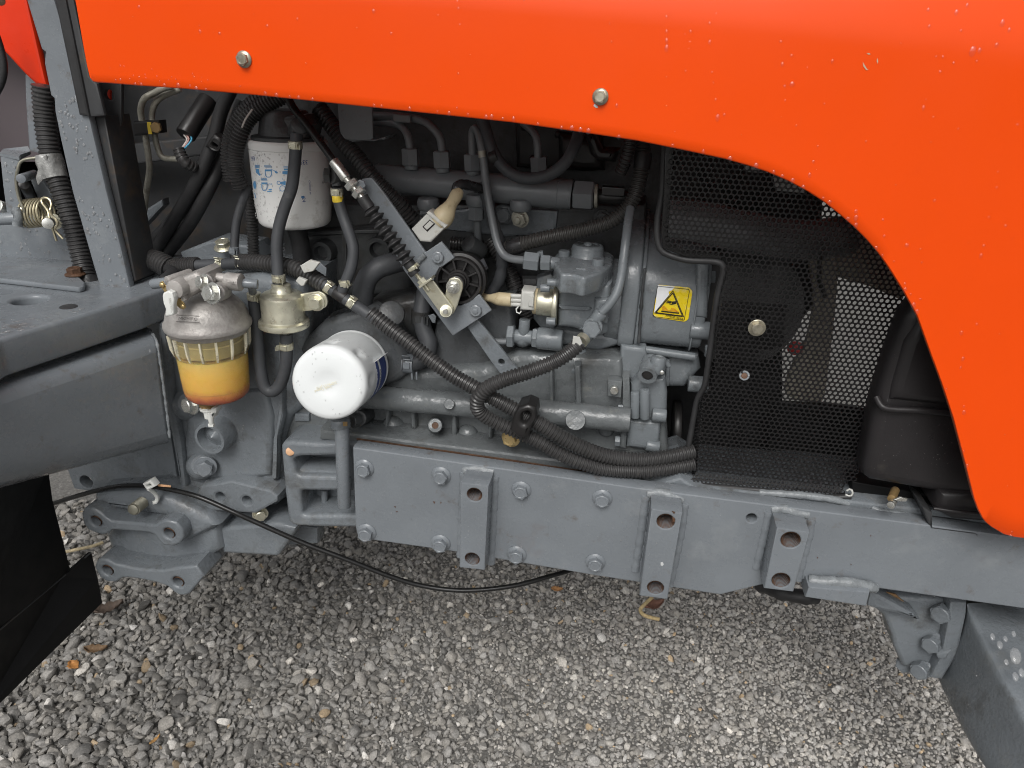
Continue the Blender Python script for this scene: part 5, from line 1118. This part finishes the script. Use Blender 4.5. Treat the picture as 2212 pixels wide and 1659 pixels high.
tube('threaded_rod', ZINC, tc_, [(893, 584, .837), (912, 608, .838), (926, 627, .838)], 5.2, corr=.0013, amp=.12, seg=12)
tbk = slab('throttle_bracket', GREY, T, [(772, 398), (783, 386), (803, 384), (828, 415), (919, 545), (953, 522), (982, 557), (950, 580), (939, 596), (936, 616), (941, 642), (952, 657), (968, 663), (995, 660), (1035, 636), (1062, 671), (978, 726), (873, 585)], .862, .005, .0012, rd=.0012, label='grey bent steel bracket carrying the throttle lever')
bolt('weldnut', GREY, tbk, (946, 555, .861), 12); bolt('weldnut', GREY, tbk, (1028, 670, .861), 12)
tube('weld_bead', WELD, tbk, [(893, 575, .861), (906, 562, .861), (918, 550, .861)], 7, wob=.3)
slab('support_strut', GREYC, T, [(1005, 700), (1030, 688), (1120, 800), (1092, 822), (1060, 780)], .872, .006, .001, holes=[(1083, 782, 7)], label='diagonal grey strut below the bracket')
ts = empty('throttle_sensor', P(995, 600, .88), T, label='round black ribbed throttle sensor housing')
c0, c1_ = P(990, 607, .862), P(1012, 583, .95); s = sc(c0); dd = (c1_-c0).normalized()
lathe('sensor_body', BLACK, ts, c0, c1_, [(.014, 0), (.014, 40*s), (.010, 41*s), (.004, 44*s), (0, 45*s), (0, 50*s), (.003, 52*s), (.008, 52*s), (.009, 58*s), (.014, 60*s), (.018, 60*s), (.019, 50*s), (.07, 49*s), (.074, 46*s), (.075, 0)], 56)
lathe('sensor_hub', BLACK, ts, c0-dd*.006, c1_, [(0, 14*s), (0, 19*s), (.004, 20*s), (.006, 24*s), (.02, 26*s)], 36)
nn3 = dd.orthogonal().normalized(); b3 = dd.cross(nn3)
for i in range(9):
    a = 2*math.pi*i/9+.3; f = nn3*math.cos(a)+b3*math.sin(a); g3 = dd.cross(f); p = c0+f*(33*s)+dd*.008
    box('sensor_rib', BLACK, ts, p, (11*s, .0011, .0065), fr=(p, f, g3, dd), bev=.0003)
lv = empty('throttle_lever', P(975, 640, .84), T, label='zinc plated throttle lever and clevis link')
slab('lever_arm', ZINC, lv, [(966, 610), (971, 602), (981, 599), (992, 602), (999, 611), (999, 624), (988, 660), (980, 677), (970, 684), (957, 682), (951, 672), (955, 655), (962, 635)], .843, .004, .0012)
bolt('nut', STEEL, lv, (978.5, 619.5, .842), 10.5)
cyl('lever_shaft', BLACK, lv, (985, 614, .845), (991, 606, .87), 18)
slab('clevis_plate', ZINC, lv, [(911, 621), (929, 606), (936, 606), (978, 664), (978, 676), (969, 684), (957, 683), (950, 676)], .838, .0035, .001, rd=.002)
slab('clevis_flange', ZINC, lv, [(903, 619), (931, 600), (934, 604), (906, 624)], .828, .016, .0008)
hexaxis('rod_nut', ZINC, lv, (908, 603, .838), (917, 613, .838), 9)
lathe('pivot_washer', ZINC, lv, P(963, 672, .834), P(963, 672, .86), [(0, 0), (0, 8*s), (.001, 11*s), (.001, 13*s), (.002, 14*s), (.004, 14*s)], 28)
bolt('socket', STEEL, lv, (963, 672, .835), 5.5)
lb = [(1026, 570), (1041, 556), (1056, 580), (1043, 596)]
p0 = hit(1041, 576, c0, -dd)
def onsb(u, v):
    d = ray(u, v); A_ = d-dd*d.dot(dd); B_ = (CC-c0)-dd*(CC-c0).dot(dd); a, b, c = A_.dot(A_), 2*A_.dot(B_), B_.dot(B_)-(50*s)**2
    D = b*b-4*a*c
    if D < 0: D = 0
    return CC+d*((-b-math.sqrt(D))/(2*a))
try:
    V = [];
    for i in range(5):
        for j in range(5):
            u = 1031+i*3.4+j*2.6; v = 566-i*2.2+j*5.6; V.append(onsb(u, v))
    Fc = [(i*5+j, i*5+j+1, i*5+j+6, i*5+j+5) for i in range(4) for j in range(4)]
    add('maker_label', V, Fc, LGREY, ts, 0)
    for k, (tx, du, dv) in enumerate((('ISUZU', 1038.5, 563.5), ('8097-0080', 1047, 580))):
        text('label_lettering', INK if k else LGREY, ts, tx, None, (1, 0, 0), (0, 0, 1), 5, wrap=lambda x, y: onsb(du+x*.75+y*.25, dv-x*.5-y)+Vector((0, -.0007, .0003)))
except Exception as ex: print('label fail', ex)
# cream connectors
cn = empty('wire_connector', P(930, 490, .87), T, label='off white wiring connector with cream rubber boot, upper one')
slab('housing', GPLAST, cn, [(888, 495), (923, 460), (944, 474), (962, 492), (930, 524), (907, 522)], .862, .02, .0025, bres=2)
slab('latch_window', BLACK, cn, [(912, 490), (928, 474), (940, 484), (923, 501)], .8615, .002, .0005); slab('latch_tongue', GPLAST, cn, [(915, 490), (928, 477), (936, 484), (922, 497)], .859, .003, .0006)
slab('housing_rim', GPLAST, cn, [(920, 460), (926, 455), (966, 488), (960, 494)], .858, .022, .0015)
W = [P(945, 482, .87), P(958, 468, .872), P(968, 452, .876), P(980, 432, .885), P(991, 412, .895)]
C_ = path(W, .003); N_, B_ = frames(C_); n_ = len(C_); V, Fc = ringmesh(C_, N_, B_, [(20+3*math.sin(i/n_*9)-12*max(0, i/n_-.35)/.65)*sc(C_[0]) for i in range(n_)], 24)
add('rubber_boot', V, Fc, CREAM, cn, 60)
tube('taped_wire', TAPE, cn, [(989, 415, .895), (986, 404, .896), (996, 398, .9), (1020, 402, .92), (1042, 410, .94)], 11, wob=.12)
cn2 = empty('wire_connector', P(1120, 650, .87), T, label='cream rubber boot and grey plug on the pump solenoid')
W = [P(1040, 640, .90), P(1052, 643, .89), P(1070, 645, .885), P(1084, 646, .882), P(1106, 648, .88)]
C_ = path(W, .003); N_, B_ = frames(C_); n_ = len(C_); V, Fc = ringmesh(C_, N_, B_, [(8+6.5*max(0, min(1, (i/n_-.35)*4)))*sc(C_[0]) for i in range(n_)], 22); add('rubber_boot', V, Fc, CREAM, cn2, 60)
for v in (639, 648, 657): cyl('plug_tube', GPLAST, cn2, (1103, v, .878), (1127, v+1, .878), 5)
slab('plug_housing', GPLAST, cn2, [(1126, 628), (1154, 631), (1153, 672), (1123, 670)], .866, .03, .003, bres=2); slab('plug_catch', GPLAST, cn2, [(1143, 640), (1153, 640), (1152, 663), (1141, 662)], .864, .004, .001)
tube('wire_clip', WPLAST, cn2, [(1120, 662, .87), (1115, 668, .87), (1117, 676, .87), (1124, 677, .87), (1126, 672, .87)], 1.6)
# ================================================================== INJECTION PUMP
ip = empty('injection_pump', P(1260, 640, .9), T, label='grey high pressure fuel pump with solenoid and pipe unions')
cyl('solenoid_flange', CREAM, ip, (1152, 650, .885), (1163, 651, .885), 28)
cyl('solenoid_can', ZINC, ip, (1160, 651, .885), (1200, 655, .885), 29.5, bev=.15, seg=40)
cyl('solenoid_plate', ZINC, ip, (1196, 655, .89), (1207, 656, .89), 48, bev=.08, seg=40)
for u, v in ((1192, 610), (1190, 694), (1178, 622)): cyl('plate_screw', PUMP, ip, (u-10, v, .86), (u+10, v+1, .86), 9)
slab('pump_body', PUMP, ip, [(1204, 607), (1322, 612), (1318, 660), (1311, 722), (1290, 732), (1240, 712), (1204, 708)], .872, .09, .01, bres=3)
slab('body_rib', PUMP, ip, [(1284, 645), (1316, 645), (1312, 700), (1270, 712), (1250, 715), (1270, 690), (1282, 672)], .865, .03, .006, bres=3)
slab('body_rib', PUMP, ip, [(1206, 660), (1280, 664), (1278, 670), (1206, 667)], .869, .01, .004)
zt_ = P(1250, 575, .868).z
fzt = (Vector((0, 0, zt_)), Vector((1, 0, 0)), Vector((0, 1, 0)), Vector((0, 0, 1)))
q = lambda u, v: tuple(hitz(u, v, zt_).xy)
slab('pump_head', PUMP, ip, [q(1197, 568), q(1200, 548), q(1240, 530), q(1290, 532), q(1326, 549), q(1324, 570), q(1300, 588), q(1262, 600), q(1236, 592), q(1212, 592)], depth=.024, bev=.003, fr=fzt, mpts=True, rd=.006, bres=2)
ct = hitz(1268, 552, zt_)
lathe('head_cap', PUMP, ip, ct+Vector((0, 0, -.002)), ct+Vector((0, 0, 1)), [(0, .024), (.003, .0215), (.012, .0205), (.015, .0195), (.0165, .0175), (.0165, .012), (.0158, .0115), (.0158, 0)], 40)
bolt('cross', PUMP, ip, ct+Vector((0, 0, .0138)), .006, n=(0, 0, 1), world=True, name='cap_plug')
bolt('socket', PUMP, ip, hitz(1218, 553, zt_), .0072, n=(0, 0, 1), world=True, name='socket_screw'); bolt('socket', PUMP, ip, hitz(1291, 572, zt_), .0076, n=(0, 0, 1), world=True, name='socket_screw')
bolt('hex', PUMP, ip, (1256, 594, .862), 16, n=(-.1, -1, .15), name='bleed_bolt', spin=.5)
hexaxis('union_nut', PUMP, ip, (1132, 562, .884), (1165, 566, .884), 19); hexaxis('union_nut', PUMP, ip, (1168, 567, .884), (1190, 568, .884), 16)
cyl('union_neck', PUMP, ip, (1186, 568, .886), (1206, 569, .89), 14); slab('union_tab', PUMP, ip, [(1160, 545), (1172, 543), (1174, 555), (1162, 556)], .89, .01, .001)
cyl('pump_neck', PUMP, ip, (1310, 650, .955), (1352, 652, .955), 92, seg=48, bev=.04)
slab('pump_flange', PUMP, ip, [(1158, 600), (1190, 590), (1200, 600), (1200, 720), (1168, 712), (1150, 690)], .905, .03, .006)
hexaxis('banjo_bolt', PUMP, ip, (1277, 713, .835), (1280, 708, .855), 18)
lathe('banjo_ring', PUMP, ip, P(1280, 708, .85), P(1284, 702, .88), [(0, .006), (0, .0115), (.002, .0125), (.012, .0125), (.014, .0115)], 32)
lp = pipe([(1288, 690, .86), (1298, 676, .86), (1318, 655, .862), (1332, 632, .866), (1341, 600, .873), (1347, 560, .88), (1352, 520, .89), (1357, 480, .905), (1362, 450, .92)], 10, PUMP, 'return_pipe', label='grey steel pipe rising from the pump banjo')
cyl('pipe_sleeve', PUMP, lp, (1282, 696, .86), (1300, 674, .86), 15, bev=.3)
cyl('hose_spigot', PUMP, ip, (1274, 720, .845), (1254, 740, .825), 12); tube('spigot_clamp', ZINC, ip, [(1262, 730, .83), (1255, 738, .824)], 15)
slab('peeling_tape', GPLAST, ip, [(1238, 726), (1252, 728), (1258, 742), (1248, 752), (1236, 744)], .806, .002, .0005)
cyl('elbow_stem', PUMP, ip, (1134, 690, .885), (1131, 722, .885), 12); dome(1130, 729, 20, .89, 'elbow_ball', PUMP, 1, ip)
hexaxis('elbow_nut', PUMP, ip, (1096, 725, .885), (1112, 726, .885), 23); cyl('elbow_arm', PUMP, ip, (1108, 726, .886), (1150, 729, .886), 15)
hexaxis('elbow_nut', PUMP, ip, (1150, 729, .886), (1162, 730, .886), 20); cyl('inlet_housing', PUMP, ip, (1160, 730, .888), (1216, 735, .888), 24, bev=.2)
slab('pump_base', PUMP, ip, [(1160, 700), (1225, 705), (1320, 720), (1350, 745), (1290, 762), (1232, 750), (1180, 745)], .91, .05, .01, bres=3)
dome(1245, 772, 26, .90, 'pump_bulge', PUMP, .6, ip); dome(1242, 795, 13, .89, 'pump_bulge', PUMP, .6, ip)
pipe([(1020, 690, .905), (1022, 712, .90), (1030, 729, .895), (1048, 736, .89), (1075, 738, .888), (1100, 738, .887)], 7, RAILM, 'leak_pipe')
# ================================================================== TIMING CASE
def profx(name, mat, u0, u1, vref, prof, par=None, bev=.003, Yr=.90, label=None, rd=.02):
    p0, p1 = P(u0, vref, Yr), P(u1, vref, Yr); d = abs(p1.x-p0.x)
    zc = p0.z
    fr = (Vector((p0.x, 0, 0)), Vector((0, -1, 0)), Vector((0, 0, 1)), Vector((-1, 0, 0)))
    pts = [(-y, z) for y, z in prof]
    return slab(name, mat, par, pts, depth=d, bev=bev, fr=fr, mpts=True, rd=rd, label=label, bres=2)
zT, zB = P(1430, 560, .91).z, P(1430, 757, .90).z
pf = lambda e, yb=1.15: [(.90-e, zB-e*.5), (.90-e, zT-.030), (.915-e, zT-.006+e), (.95, zT+.018+e), (1.02, zT+.03+e), (yb, zT+.03+e), (yb, zB-e)]
tcase = profx('timing_case', PUMP, 1356, 1530, 655, pf(0), T, label='rounded grey timing gear case behind the warning label', rd=.028)
profx('case_flange', PUMP, 1342, 1378, 655, pf(.006), tcase); profx('case_flange', PUMP, 1379, 1388, 655, pf(.004), tcase, bev=.002); profx('case_rib', PUMP, 1503, 1507, 655, pf(.003), tcase, bev=.001)
tube('sealant_bead', DARK, tcase, [(1393, 580, .892), (1389, 610, .8935), (1386, 650, .8935), (1383, 690, .8935), (1380, 740, .8935)], 3.4, wob=.4)
slab('case_lower', PUMP, tcase, [(1340, 745), (1395, 752), (1400, 770), (1390, 800), (1372, 826), (1336, 815)], .893, .06, .006, bres=2)
slab('case_lower', PUMP, tcase, [(1390, 755), (1510, 770), (1515, 800), (1480, 840), (1440, 840), (1396, 812)], .91, .06, .012, bres=3)
for u, v, r in ((1512, 713, 20), (1508, 830, 18)): cyl('case_boss', PUMP, tcase, (u-22, v-2, .905), (u+22, v+2, .905), r, bev=.15)
hexaxis('case_bolt', PUMP, tcase, (1522, 757, .90), (1540, 758, .90), 13); hexaxis('case_bolt', PUMP, tcase, (1526, 598, .93), (1545, 598, .93), 13)
cyl('outlet_stub', PUMP, tcase, (1424, 770, .87), (1416, 806, .868), 17, bev=.3); 
oe = lathe('outlet_mouth', PUMP, tcase, P(1398, 812, .858), P(1412, 770, .90), [(.012, .0068), (0, .0072), (0, .0118), (.004, .0125), (.03, .013)], 30)
cyl('outlet_core', BLACK, tcase, (1399, 809, .860), (1400, 806, .865), 12); bolt('cross', STEEL, tcase, (1430, 805, .853), 5)
tube('case_web', PUMP, tcase, [(1402, 778, .875), (1425, 772, .872), (1445, 790, .875)], 6)
wp = slab('water_pump', PUMP, T, [(1362, 830), (1380, 815), (1437, 815), (1442, 850), (1440, 912), (1408, 912), (1364, 905)], .875, .06, .008, bres=3, label='grey water pump housing below the timing case')
slab('pump_lower_lobe', PUMP, wp, [(1357, 906), (1430, 912), (1425, 952), (1424, 975), (1408, 976), (1352, 968)], .872, .06, .008, bres=3)
cyl('lobe_rib', PUMP, wp, (1372, 846, .868), (1372, 902, .868), 10, bev=.3); cyl('lobe_rib', PUMP, wp, (1395, 960, .875), (1425, 966, .875), 13, bev=.3); cyl('lobe_rib', PUMP, wp, (1408, 895, .87), (1440, 898, .87), 15, bev=.3); cyl('lobe_rib', PUMP, wp, (1393, 840, .867), (1393, 905, .867), 11, bev=.4)
slab('gasket_flange', GREYO, wp, [(1344, 815), (1360, 815), (1364, 905), (1356, 910), (1352, 970), (1338, 966), (1344, 900)], .87, .05, .003)
hexaxis('pump_bolt', PUMP, wp, (1334, 884, .872), (1346, 885, .872), 11); hexaxis('pump_bolt', PUMP, wp, (1328, 951, .872), (1340, 952, .872), 11)
pd = slab('pad', GREYO, wp, [(1313, 820), (1344, 824), (1342, 860), (1312, 856)], .868, .02, .002); bolt('socket', STEEL, pd, (1327, 841, .867), 9)
cyl('fan_pulley', BLACK, T, (1452, 925, .98), (1470, 926, .98), 62, bev=.1, seg=40)
slab('dark_void_sheet', BLKP, T, [(1430, 700), (1560, 700), (1560, 1060), (1430, 1040)], 1.10, .01)  # black sheet stands in for the unlit void around the pulley
slab('case_pad', PUMP, tcase, [(1505, 566), (1533, 572), (1529, 690), (1501, 686)], .897, .04, .006, bres=2)
tube('case_lip', PUMP, tcase, [(1372, 752, .902), (1430, 761, .902), (1500, 771, .902)], 9)
for u, v in ((1352, 560), (1349, 640), (1346, 720)): hexaxis('case_bolt', PUMP, tcase, (u-12, v, .91), (u+2, v, .91), 9)
slab('case_rib', PUMP, tcase, [(1440, 775), (1448, 776), (1446, 835), (1436, 835)], .903, .02, .003)
# warning label
Yw = .8988
wl = slab('warning_label', YEL, T, [(1421, 615), (1489, 621), (1496, 629), (1487, 690), (1479, 695), (1416, 686), (1410, 678), (1414, 655), (1416, 648), (1417, 643), (1420, 637)], Yw, .0007, .0002, rd=.002, label='yellow hot surface warning label, partly worn to white')
slab('worn_patch', PAPER, wl, [(1421, 616), (1458, 619), (1452, 627), (1444, 630), (1446, 638), (1440, 645), (1432, 655), (1424, 668), (1420, 673), (1413, 676), (1417, 650), (1418, 640)], Yw-.0004, .0003, .0001)
def lines(name, mat, segs, off=.0008):
    V, Fc = [], []
    for a, b_, w_ in segs:
        dx, dy = b_[0]-a[0], b_[1]-a[1]; l = math.hypot(dx, dy); nx, ny = -dy/l*w_/2, dx/l*w_/2
        st = len(V)
        V += [P(x, y, Yw-off) for x, y in ((a[0]+nx, a[1]+ny), (b_[0]+nx, b_[1]+ny), (b_[0]-nx, b_[1]-ny), (a[0]-nx, a[1]-ny))]; Fc.append((st, st+1, st+2, st+3))
    return add(name, V, Fc, mat, wl, 0)
def poly(pts, w_): return [(pts[i], pts[(i+1) % len(pts)], w_) for i in range(len(pts))]
fw = lambda X, Y: (1393.2+X*.05858, 604.8+Y*.05858)
lines('label_border', INK, poly([fw(470, 230), fw(1600, 345), fw(1640, 400), fw(1450, 1470), fw(1400, 1480), fw(330, 1350), fw(295, 1300), fw(400, 560)], 1.0))
lines('warning_triangle', INK, poly([fw(1035, 390), fw(1435, 1360), fw(350, 1220)], 1.2)+poly([fw(1030, 470), fw(1385, 1330), fw(400, 1200)], 2.0), .0009)
lines('hand_symbol', INK, [(fw(830, 760), fw(985, 805), 1.6), (fw(795, 795), fw(960, 830), 1.5), (fw(780, 845), fw(970, 835), 1.6), (fw(900, 880), fw(1010, 905), 1.8), (fw(985, 850), fw(1150, 830), 6.0), (fw(1010, 890), fw(1150, 855), 2.5)], .0010)
lines('surface_bar', INK, [(fw(600, 1150), fw(1260, 1225), 2.6)], .0010)
hs2 = []
for i in range(15):
    x = 650+i*42; h_ = 150*(.55+.45*math.sin(i*.75+.6))*(1.15 if i < 9 else .9); hs2 += [(fw(x, 1120+i*5), fw(x+12, 1120+i*5-h_*.5), 1.1), (fw(x+12, 1120+i*5-h_*.5), fw(x-4, 1120+i*5-h_), 1.1)]
lines('heat_waves', RED, hs2, .0010)
text('label_number', INK, wl, '3N600-49581', P(*fw(1110, 1385), Yw-.0010), (1, 0, -.16), (.16, 0, 1), .0044, off=0)
# ================================================================== PERFORATED GUARD
pg = empty('perforated_guard', P(1660, 700, .84), T, label='black perforated sheet metal fan guard')
YG = .838
outl = [(1452, 300), (1444, 415), (1438, 490), (1437, 522), (1446, 534), (1481, 547), (1551, 553), (1566, 562), (1572, 577), (1557, 645), (1545, 740), (1530, 830), (1517, 862), (1504, 1019), (1659, 1033), (1821, 1049), (1846, 1037), (1879, 887), (1891, 862), (1904, 825), (1924, 715), (1959, 655), (2010, 560), (1960, 470), (1800, 330), (1600, 280)]
o_, ex_, ey_, n__ = frameY(P(1660, 700, YG))
def perf(name, poly_uv, corner, pitch=.0061, hole=.0046, tilt=None, wall=.0018):
    """sheet of hexagonal cells each with a round punched hole; corner: frame (o,ex,ey,n)"""
    o, ex, ey, n = corner
    def lo(u, v):
        d = hit(u, v, o, n)-o; return (d.dot(ex), d.dot(ey))
    pl2 = [lo(*p) for p in poly_uv]; xs = [p[0] for p in pl2]; ys = [p[1] for p in pl2]
    px = pitch; py = pitch*.866; V, Fc = [], []; row = 0; y = min(ys)
    ang = [math.pi/6*i for i in range(12)]
    hexo = []
    for a in ang:
        hexo.append((pitch/2/max(.5, math.cos((a+math.pi/6) % (math.pi/3)-math.pi/6))*math.cos(a), pitch/2/max(.5, math.cos((a+math.pi/6) % (math.pi/3)-math.pi/6))*math.sin(a)))
    r = hole/2
    while y < max(ys)+py:
        x = min(xs)+(px/2 if row % 2 else 0)
        while x < max(xs)+px:
            if inside(pl2, x, y):
                st = len(V)
                for hx, hy in hexo: V.append(o+ex*(x+hx)+ey*(y+hy))
                for a in ang: V.append(o+ex*(x+r*1.12*math.cos(a))+ey*(y+r*1.12*math.sin(a)))
                for a in ang: V.append(o+ex*(x+r*math.cos(a))+ey*(y+r*math.sin(a))-n*(r*.16))
                for a in ang: V.append(o+ex*(x+r*.97*math.cos(a))+ey*(y+r*.97*math.sin(a))-n*wall)
                for i in range(12):
                    j = (i+1) % 12
                    Fc.append((st+i, st+j, st+12+j, st+12+i)); Fc.append((st+12+i, st+12+j, st+24+j, st+24+i)); Fc.append((st+24+i, st+24+j, st+36+j, st+36+i))
            x += px
        y += py; row += 1
    print(name, len(Fc))
    return add(name, V, Fc, GUARD, pg, 25)
perf('guard_face', outl, (o_, ex_, ey_, n__))
# side and bottom returns, sloping back to the rim
def strip(name, a, b_, c, d_, ya, yb, **k):
    A, B, Cc, D = P(*a, ya), P(*b_, ya), P(*c, yb), P(*d_, yb)
    ex = (B-A).normalized(); n = (ex.cross(D-A)).normalized()
    if n.dot(CC-A) < 0: n = -n
    return perf(name, [a, b_, uv(Cc), uv(D)], (A, ex, n.cross(ex), n), **k)
strip('guard_side', (1517, 860), (1504, 1019), (1477, 1034), (1504, 862), YG, YG+.020, pitch=.0050, hole=.0036)
strip('guard_bottom', (1504, 1019), (1823, 1050), (1826, 1074), (1482, 1044), YG, YG-.005, pitch=.0050, hole=.0034)
rim = [(1436, 300, .852), (1430, 415, .852), (1421, 470, .852), (1420, 515, .85), (1432, 544, .848), (1481, 561, .846), (1545, 565, .843), (1562, 574, .842), (1562, 592, .843), (1549, 645, .845), (1536, 740, .847), (1523, 830, .85), (1506, 866, .853), (1490, 950, .853), (1478, 1004, .852), (1476, 1030, .848), (1486, 1046, .838), (1530, 1050, .832), (1659, 1061, .83), (1784, 1073, .83), (1838, 1073, .83)]
tube('rubber_rim', RUBD, pg, rim, 7.5, step=.006)
tube('frayed_trim_end', GPLAST, pg, [(1829, 1060, .829), (1838, 1056, .828), (1842, 1066, .828), (1836, 1072, .828), (1826, 1068, .829)], 2.2)
slab('guard_border', GUARD, pg, [(1438, 300), (1458, 300), (1450, 415), (1443, 500), (1450, 526), (1481, 540), (1556, 547), (1560, 562), (1481, 556), (1432, 536), (1428, 500), (1434, 415)], YG+.006, .003, .001)
bolt('washer', DULLZ, pg, (1635, 708, YG-.001), 12, mark='7')
lathe('rusty_eyelet', GREYC, pg, P(1608, 811, YG-.0015), P(1608, 811, YG+.02), [(.001, .0062), (0, .0058), (0, .0040), (.001, .0036), (.004, .0036)], 24)
cyl('eyelet_core', RUST, pg, (1608, 812, YG-.0017), (1608, 812, YG+.002), 6.5)
slab('guard_plate', GUARD, pg, [(1560, 650), (1700, 660), (1690, 750), (1640, 760), (1600, 860), (1545, 850), (1545, 740)], YG+.012, .002, .0005)
# behind the guard
fs = empty('fan_shroud', P(1700, 700, 1.05), T, label='fan shroud and radiator hose dimly seen through the guard')
lathe('shroud_ring', BLACK, fs, P(1600, 660, .96), P(1600, 660, 1.3), [(0, .070), (0, .078), (.05, .080), (.12, .085), (.12, .080), (.05, .075)], 48)
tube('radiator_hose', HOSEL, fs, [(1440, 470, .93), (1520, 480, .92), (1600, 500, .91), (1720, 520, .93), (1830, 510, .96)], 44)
slab('inner_panel', SHROUD2, fs, [(1735, 520), (1800, 515), (1812, 600), (1800, 720), (1790, 800), (1780, 880), (1690, 856), (1705, 800), (1742, 740), (1758, 660), (1752, 590)], .98, .01, .003, rd=.02)
slab('upper_panel', SHROUD2, fs, [(1800, 500), (1930, 500), (1975, 590), (1950, 650), (1880, 620), (1812, 600)], .99, .01, .003)
tube('panel_wire', BLACK, fs, [(1772, 540, .92), (1770, 600, .915), (1782, 640, .91)], 5)
slab('sky_spot_plate', WHITE, fs, [(1606, 352), (1650, 362), (1660, 374), (1612, 372)], .852, .003)  # white plates stand in for bright sky showing through the holes
slab('sky_spot_plate', WHITE, fs, [(1670, 374), (1720, 392), (1744, 418), (1676, 412)], .852, .003)
slab('shroud_face', RADM, fs, [(1440, 300), (1780, 330), (1770, 640), (1690, 750), (1690, 1040), (1440, 1020)], 1.02, .01)
cyl('red_cap', REDP, fs, (1716, 752, .95), (1722, 752, .99), 15)
slab('radiator', RADM, T, [(2010, 250), (2400, 250), (2400, 1150), (2010, 1100)], 1.10, .04)
# ================================================================== BLACK TANK AT RIGHT
tk = slab('coolant_tank', TANK, T, [(1978, 660), (1955, 690), (1925, 770), (1896, 862), (1890, 885), (1865, 1012), (1868, 1032), (1882, 1043), (2034, 1070), (2190, 1090), (2230, 800), (2080, 640)], .805, .045, .014, bres=4, label='black moulded plastic box under the hood curve')
tube('mould_seam', TANK, tk, [(1893, 858, .808), (1905, 878, .800), (1930, 884, .799), (1980, 886, .799), (2050, 892, .80), (2120, 900, .80)], 7)
slab('tank_upper', TANK, tk, [(1985, 690), (1955, 740), (1925, 840), (1920, 868), (2120, 890), (2120, 690)], .799, .05, .012, bres=3)
slab('tank_neck', TANK, tk, [(2030, 1062), (2018, 1096), (2024, 1108), (2060, 1128), (2180, 1136), (2200, 1060)], .80, .10, .012, bres=3)
tube('neck_seam', TANK, tk, [(2016, 1098, .798), (2070, 1105, .795), (2150, 1112, .796)], 4)
drops(tk, scatter([(1925, 740), (2040, 900), (2090, 1050), (1880, 1020)], 90, Y=.8045, r=(.5, 1.3), h=.5))
slab('tank_bracket', DGREY, T, [(1990, 1092), (2015, 1108), (2014, 1136), (2106, 1148), (2115, 1152), (2116, 1162), (2108, 1162), (2104, 1156), (2010, 1144)], .80, .05, .002)
slab('tank_bracket', BLACK, T, [(1985, 1080), (2020, 1095), (2016, 1138), (1995, 1110)], .83, .02, .002)
tp = cyl('drain_tap', BRONZE, T, (1926, 1078, .80), (1934, 1058, .82), 9); slab('tap_wing', STEEL, tp, [(1930, 1080), (1945, 1074), (1961, 1078), (1958, 1084), (1942, 1084)], .795, .003, .001)
cyl('tap_screw', STEEL, tp, (1924, 1092, .79), (1930, 1084, .80), 8)
slab('dark_block_panel', BLKP, T, [(1660, 868), (1800, 876), (1900, 890), (1900, 1085), (1660, 1060)], .96, .01, .002)  # dark panel added to block the bright ground below the opening
slab('black_crossmember', BLKP, T, [(1840, 1040), (2050, 1075), (2050, 1095), (1840, 1080)], .845, .03)
# unseen panels closing the bay against light
def wall(name, x0, y0, z0, x1, y1, z1, mat=BLKP):
    c = Vector(((x0+x1)/2, (y0+y1)/2, (z0+z1)/2)); box(name, mat, T, c, (abs(x1-x0)/2, abs(z1-z0)/2, abs(y1-y0)/2), bev=.001)
wall('firewall', -1.05, .95, .45, -1.03, 1.6, 1.2)
wall('far_side_panel', -1.0, 1.42, .62, .05, 1.44, 1.3)
wall('nose_panel', .62, .76, .3, .64, 1.42, 1.3)
wall('engine_sump', -.5, .93, .47, .25, 1.25, .62, GREYO)
wall('far_rail', -.6, 1.30, .40, .9, 1.32, .51, GREY)
wall('gearbox_body', -1.3, .95, .55, -.45, 1.35, .80, GREYC)
